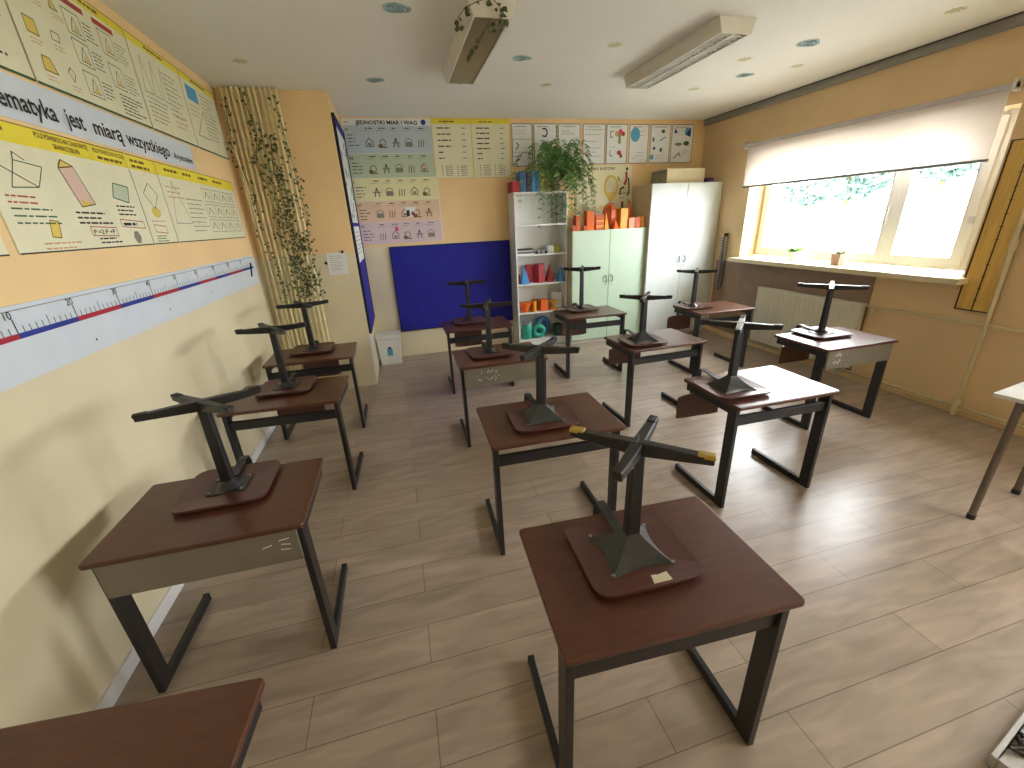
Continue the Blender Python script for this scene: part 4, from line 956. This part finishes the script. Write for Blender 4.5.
for x, y, lab in beige:
    m = MB(); n = 16; vs = [((.062 if k % 2 else .034)*math.cos(2*PI*k/n), (.062 if k % 2 else .034)*math.sin(2*PI*k/n), 0) for k in range(n)]
    m.add(vs+[(v[0], v[1], -.002) for v in vs], [tuple(range(n)), tuple(range(2*n-1, n-1, -1))]+[(i,n+i,n+(i+1) % n,(i+1) % n) for i in range(n)])
    obj('ceiling_sticker', lab, 'sticker', m, M_STKY, (x, y, H), rr.uniform(0,1), 'beige star stickers on the ceiling')

# ------------------------------------------------------------------ fern on the shelf unit
t = thing('potted_fern', 'big arching fern in a pot on top of the shelf unit', 'plant', (3.58, 4.72, 2.10+e))
MB().lathe([(.055,0),(.085,.13),(.088,.14),(.078,.14),(.05,.01)], n=24).build('pot', M_TPOT, t)
MB().lathe([(.001,.12),(.074,.125),(.001,.128)], n=20).build('soil', M_SOIL, t)
rr = random.Random(17); lf = MB(); stm = MB()
for k in range(92):
    a = rr.uniform(-PI, .0) if k % 5 else rr.uniform(0, PI); R = rr.uniform(.15, .60)*(1 if a < 0 else .18); up_ = rr.uniform(.15, .50); dr = rr.uniform(.0, .72) if k % 16 else rr.uniform(.6, .9)
    p0 = Vector((rr.gauss(0,.02), rr.gauss(0,.02), .13)); dirv = Vector((math.cos(a)*1.0, math.sin(a)*.62, 0)); n = 20; pts = []
    for i in range(n+1):
        u = i/n; pts.append(p0 + dirv*R*(1-(1-u)**1.8) + Z*(up_*4*u*(1-u)*.9 + up_*u*.3 - dr*u**2.4*.9))
    stm.tube(pts, .0012, 4, caps=False)
    for i in range(2, n+1):
        q = pts[i]; d = (pts[i]-pts[i-1]).normalized(); sd = d.cross(Z+Vector((rr.gauss(0,.3),rr.gauss(0,.3),0))).normalized(); L = .068*math.sin(PI*(i/n)**.7*.80+.12)*rr.uniform(.7,1.2)
        for s in (-1, 1):
            tip = q+sd*s*L+d*L*.5-Z*L*.35; lf.add([q-d*.006, q+sd*s*L*.5+d*L*.05+d*.008, tip, q+d*.008], [(0,1,2,3)])
for dx, z1 in ((.0, .62), (.03, .48)):
    pts = [Vector((dx+.012*math.sin(3*u), -.03, .13+z1*u)) for u in [i/12 for i in range(13)]]; stm.tube(pts, .0022, 4)
    for i in range(1, 13):
        for s in (-1, 1): q = pts[i]; lf.add([q, q+Vector((s*.022,0,.006)), q+Vector((s*.030,-.01,-.004)), q+Vector((0,0,.012))], [(0,1,2,3)])
stm.build('stems', M_STEM, t); lf.build('fronds', M_FERN, t)

# plants on the sill
t = thing('potted_plant', 'green leafy plant in a small white pot on the sill', 'plant', (6.03, 3.10, WZ0+e))
MB().lathe([(.038,0),(.052,.10),(.054,.11),(.046,.11),(.03,.01)], n=20).build('pot', M_POT, t); lv = MB(); rr = random.Random(2)
for k in range(60):
    a = rr.uniform(0, 2*PI); el = rr.uniform(.2, 1.4); d = Vector((math.cos(a)*math.cos(el), math.sin(a)*math.cos(el), math.sin(el))); q = Vector((0,0,.10)); L = rr.uniform(.07,.13); sd = d.orthogonal().normalized()*.016
    lv.add([q, q+d*L*.5+sd, q+d*L, q+d*L*.5-sd], [(0,1,2,3)])
lv.build('leaves', mat('fresh_green_leaf', (120, 160, 70), .5), t)
t = thing('potted_plant', 'pale plant in a square brownish pot on the sill', 'plant', (6.02, 2.53, WZ0+e))
MB().prism(roundrect(.045,.045,.006,2), 0, .12, top=1.15).build('pot', M_TPOT, t, .003); lv = MB()
for k in range(46):
    a = rr.uniform(0, 2*PI); el = rr.uniform(.1, 1.4); d = Vector((math.cos(a)*math.cos(el), math.sin(a)*math.cos(el), math.sin(el))); q = Vector((rr.uniform(-.02,.02),rr.uniform(-.04,.01),.115)); L = rr.uniform(.05,.10); sd = d.orthogonal().normalized()*.012
    lv.add([q, q+d*L*.5+sd, q+d*L, q+d*L*.5-sd], [(0,1,2,3)])
lv.build('leaves', mat('pale_green_leaf', (170, 190, 150), .6), t)

# ------------------------------------------------------------------ window wall: radiator, pipes, board
obj('backing_board', 'brown board on the wall behind the radiator', 'board', MB().box(-.012, -.001, 0, 2.25, 0, 1.00), M_BACKB, (W, 2.05, .085))
t = thing('radiator', 'cream panel radiator on the wall under the window', 'radiator', (W-.09, 2.71, .12))
m = MB(); m.box(-.012, .0, -.66, .66, 0, .69); m.box(.045, .057, -.66, .66, 0, .69)
for k in range(22): y = -.63+.06*k; m.box(-.017, -.012, y-.017, y+.017, .03, .66)
m.build('panel', M_RAD, t, .002, 1)
g = MB()
for k in range(40): y = -.65+.0333*k; g.box(.0, .045, y-.002, y+.002, .01, .68)
g.build('fins', M_RAD, t); MB().box(-.014, .06, -.665, .665, .69, .70).build('top_grille', M_RAD, t)
for y in (-.5, .5): MB().box(.057, .077, y-.02, y+.02, -.118, .5).build('bracket', M_RAD, t)
t = thing('heating_pipes', 'cream heating pipes running along the window wall', 'pipe', (W-.045, 1.1, 0))
MB().tube([(-.0,0,.0),(0,0,.8),(0,.02,1.5),(0,.02,H-.002)], .016, 10).build('riser', M_PIPE, t)
MB().tube([(0,.93,.80),(0,0,.80),(0,-3.4,.79)], .012, 10).build('upper_pipe', M_PIPE, t)
MB().tube([(0,2.6,.085),(0,0,.085),(0,-3.4,.085)], .014, 10).build('lower_pipe', M_PIPE, t)
MB().tube([(0,.88,.80),(0,.88,.70)], .018, 10).build('valve', M_PIPE, t)
MB().tube([(0,0,.04),(0,0,.15)], .027, 12).build('joint', M_PIPE, t); MB().tube([(0,.015,1.38),(0,.017,1.46)], .024, 12).build('joint', M_PIPE, t)
t = thing('wooden_wall_board', 'long yellow wooden board with dark edges hanging beside the window', 'board', (W, 1.235, .90))
MB().box(-.022, -.002, -.108, .108, 0, 1.25).build('board', M_BOARDY, t)
m = MB()
for a in ((-.116,-.108,-.008,1.258),(.108,.116,-.008,1.258)): m.box(-.028, -.002, a[0], a[1], a[2], a[3])
m.box(-.028,-.002,-.108,.108,-.008,0); m.box(-.028,-.002,-.108,.108,1.25,1.258); m.box(-.0235,-.022,-.004,.004,0,1.18)
for k in range(12): m.box(-.0235,-.022,-.014,.014,.08+.095*k,.084+.095*k)
m.build('edging', M_HAND, t)
t = thing('white_socket', 'small white switch on the wall right of the window', 'switch', (W, 1.44, 1.60)); MB().box(-.012,-.001,-.025,.025,-.03,.03).build('plate', M_TRIM, t, .003); MB().box(-.017,-.012,-.010,.010,-.014,.014).build('rocker', M_TRIM, t)
t = thing('coiled_hose', 'grey ribbed coil hanging between cabinet and window', 'coil', (W-.045, 4.16, .70))
m = MB(); n = 20*10; m.tube([(.0+.03*math.cos(2*PI*i/10)*.9-.005, .045*math.sin(2*PI*i/10), .72*i/n) for i in range(n+1)], .007, 6); m.build('coil', M_GREY, t)
MB().tube([(.0,0,-.02),(0,0,.76)], .010, 8).build('rod', M_HAND, t); MB().box(.0,.044,-.015,.015,.70,.76).build('hook', M_HAND, t)
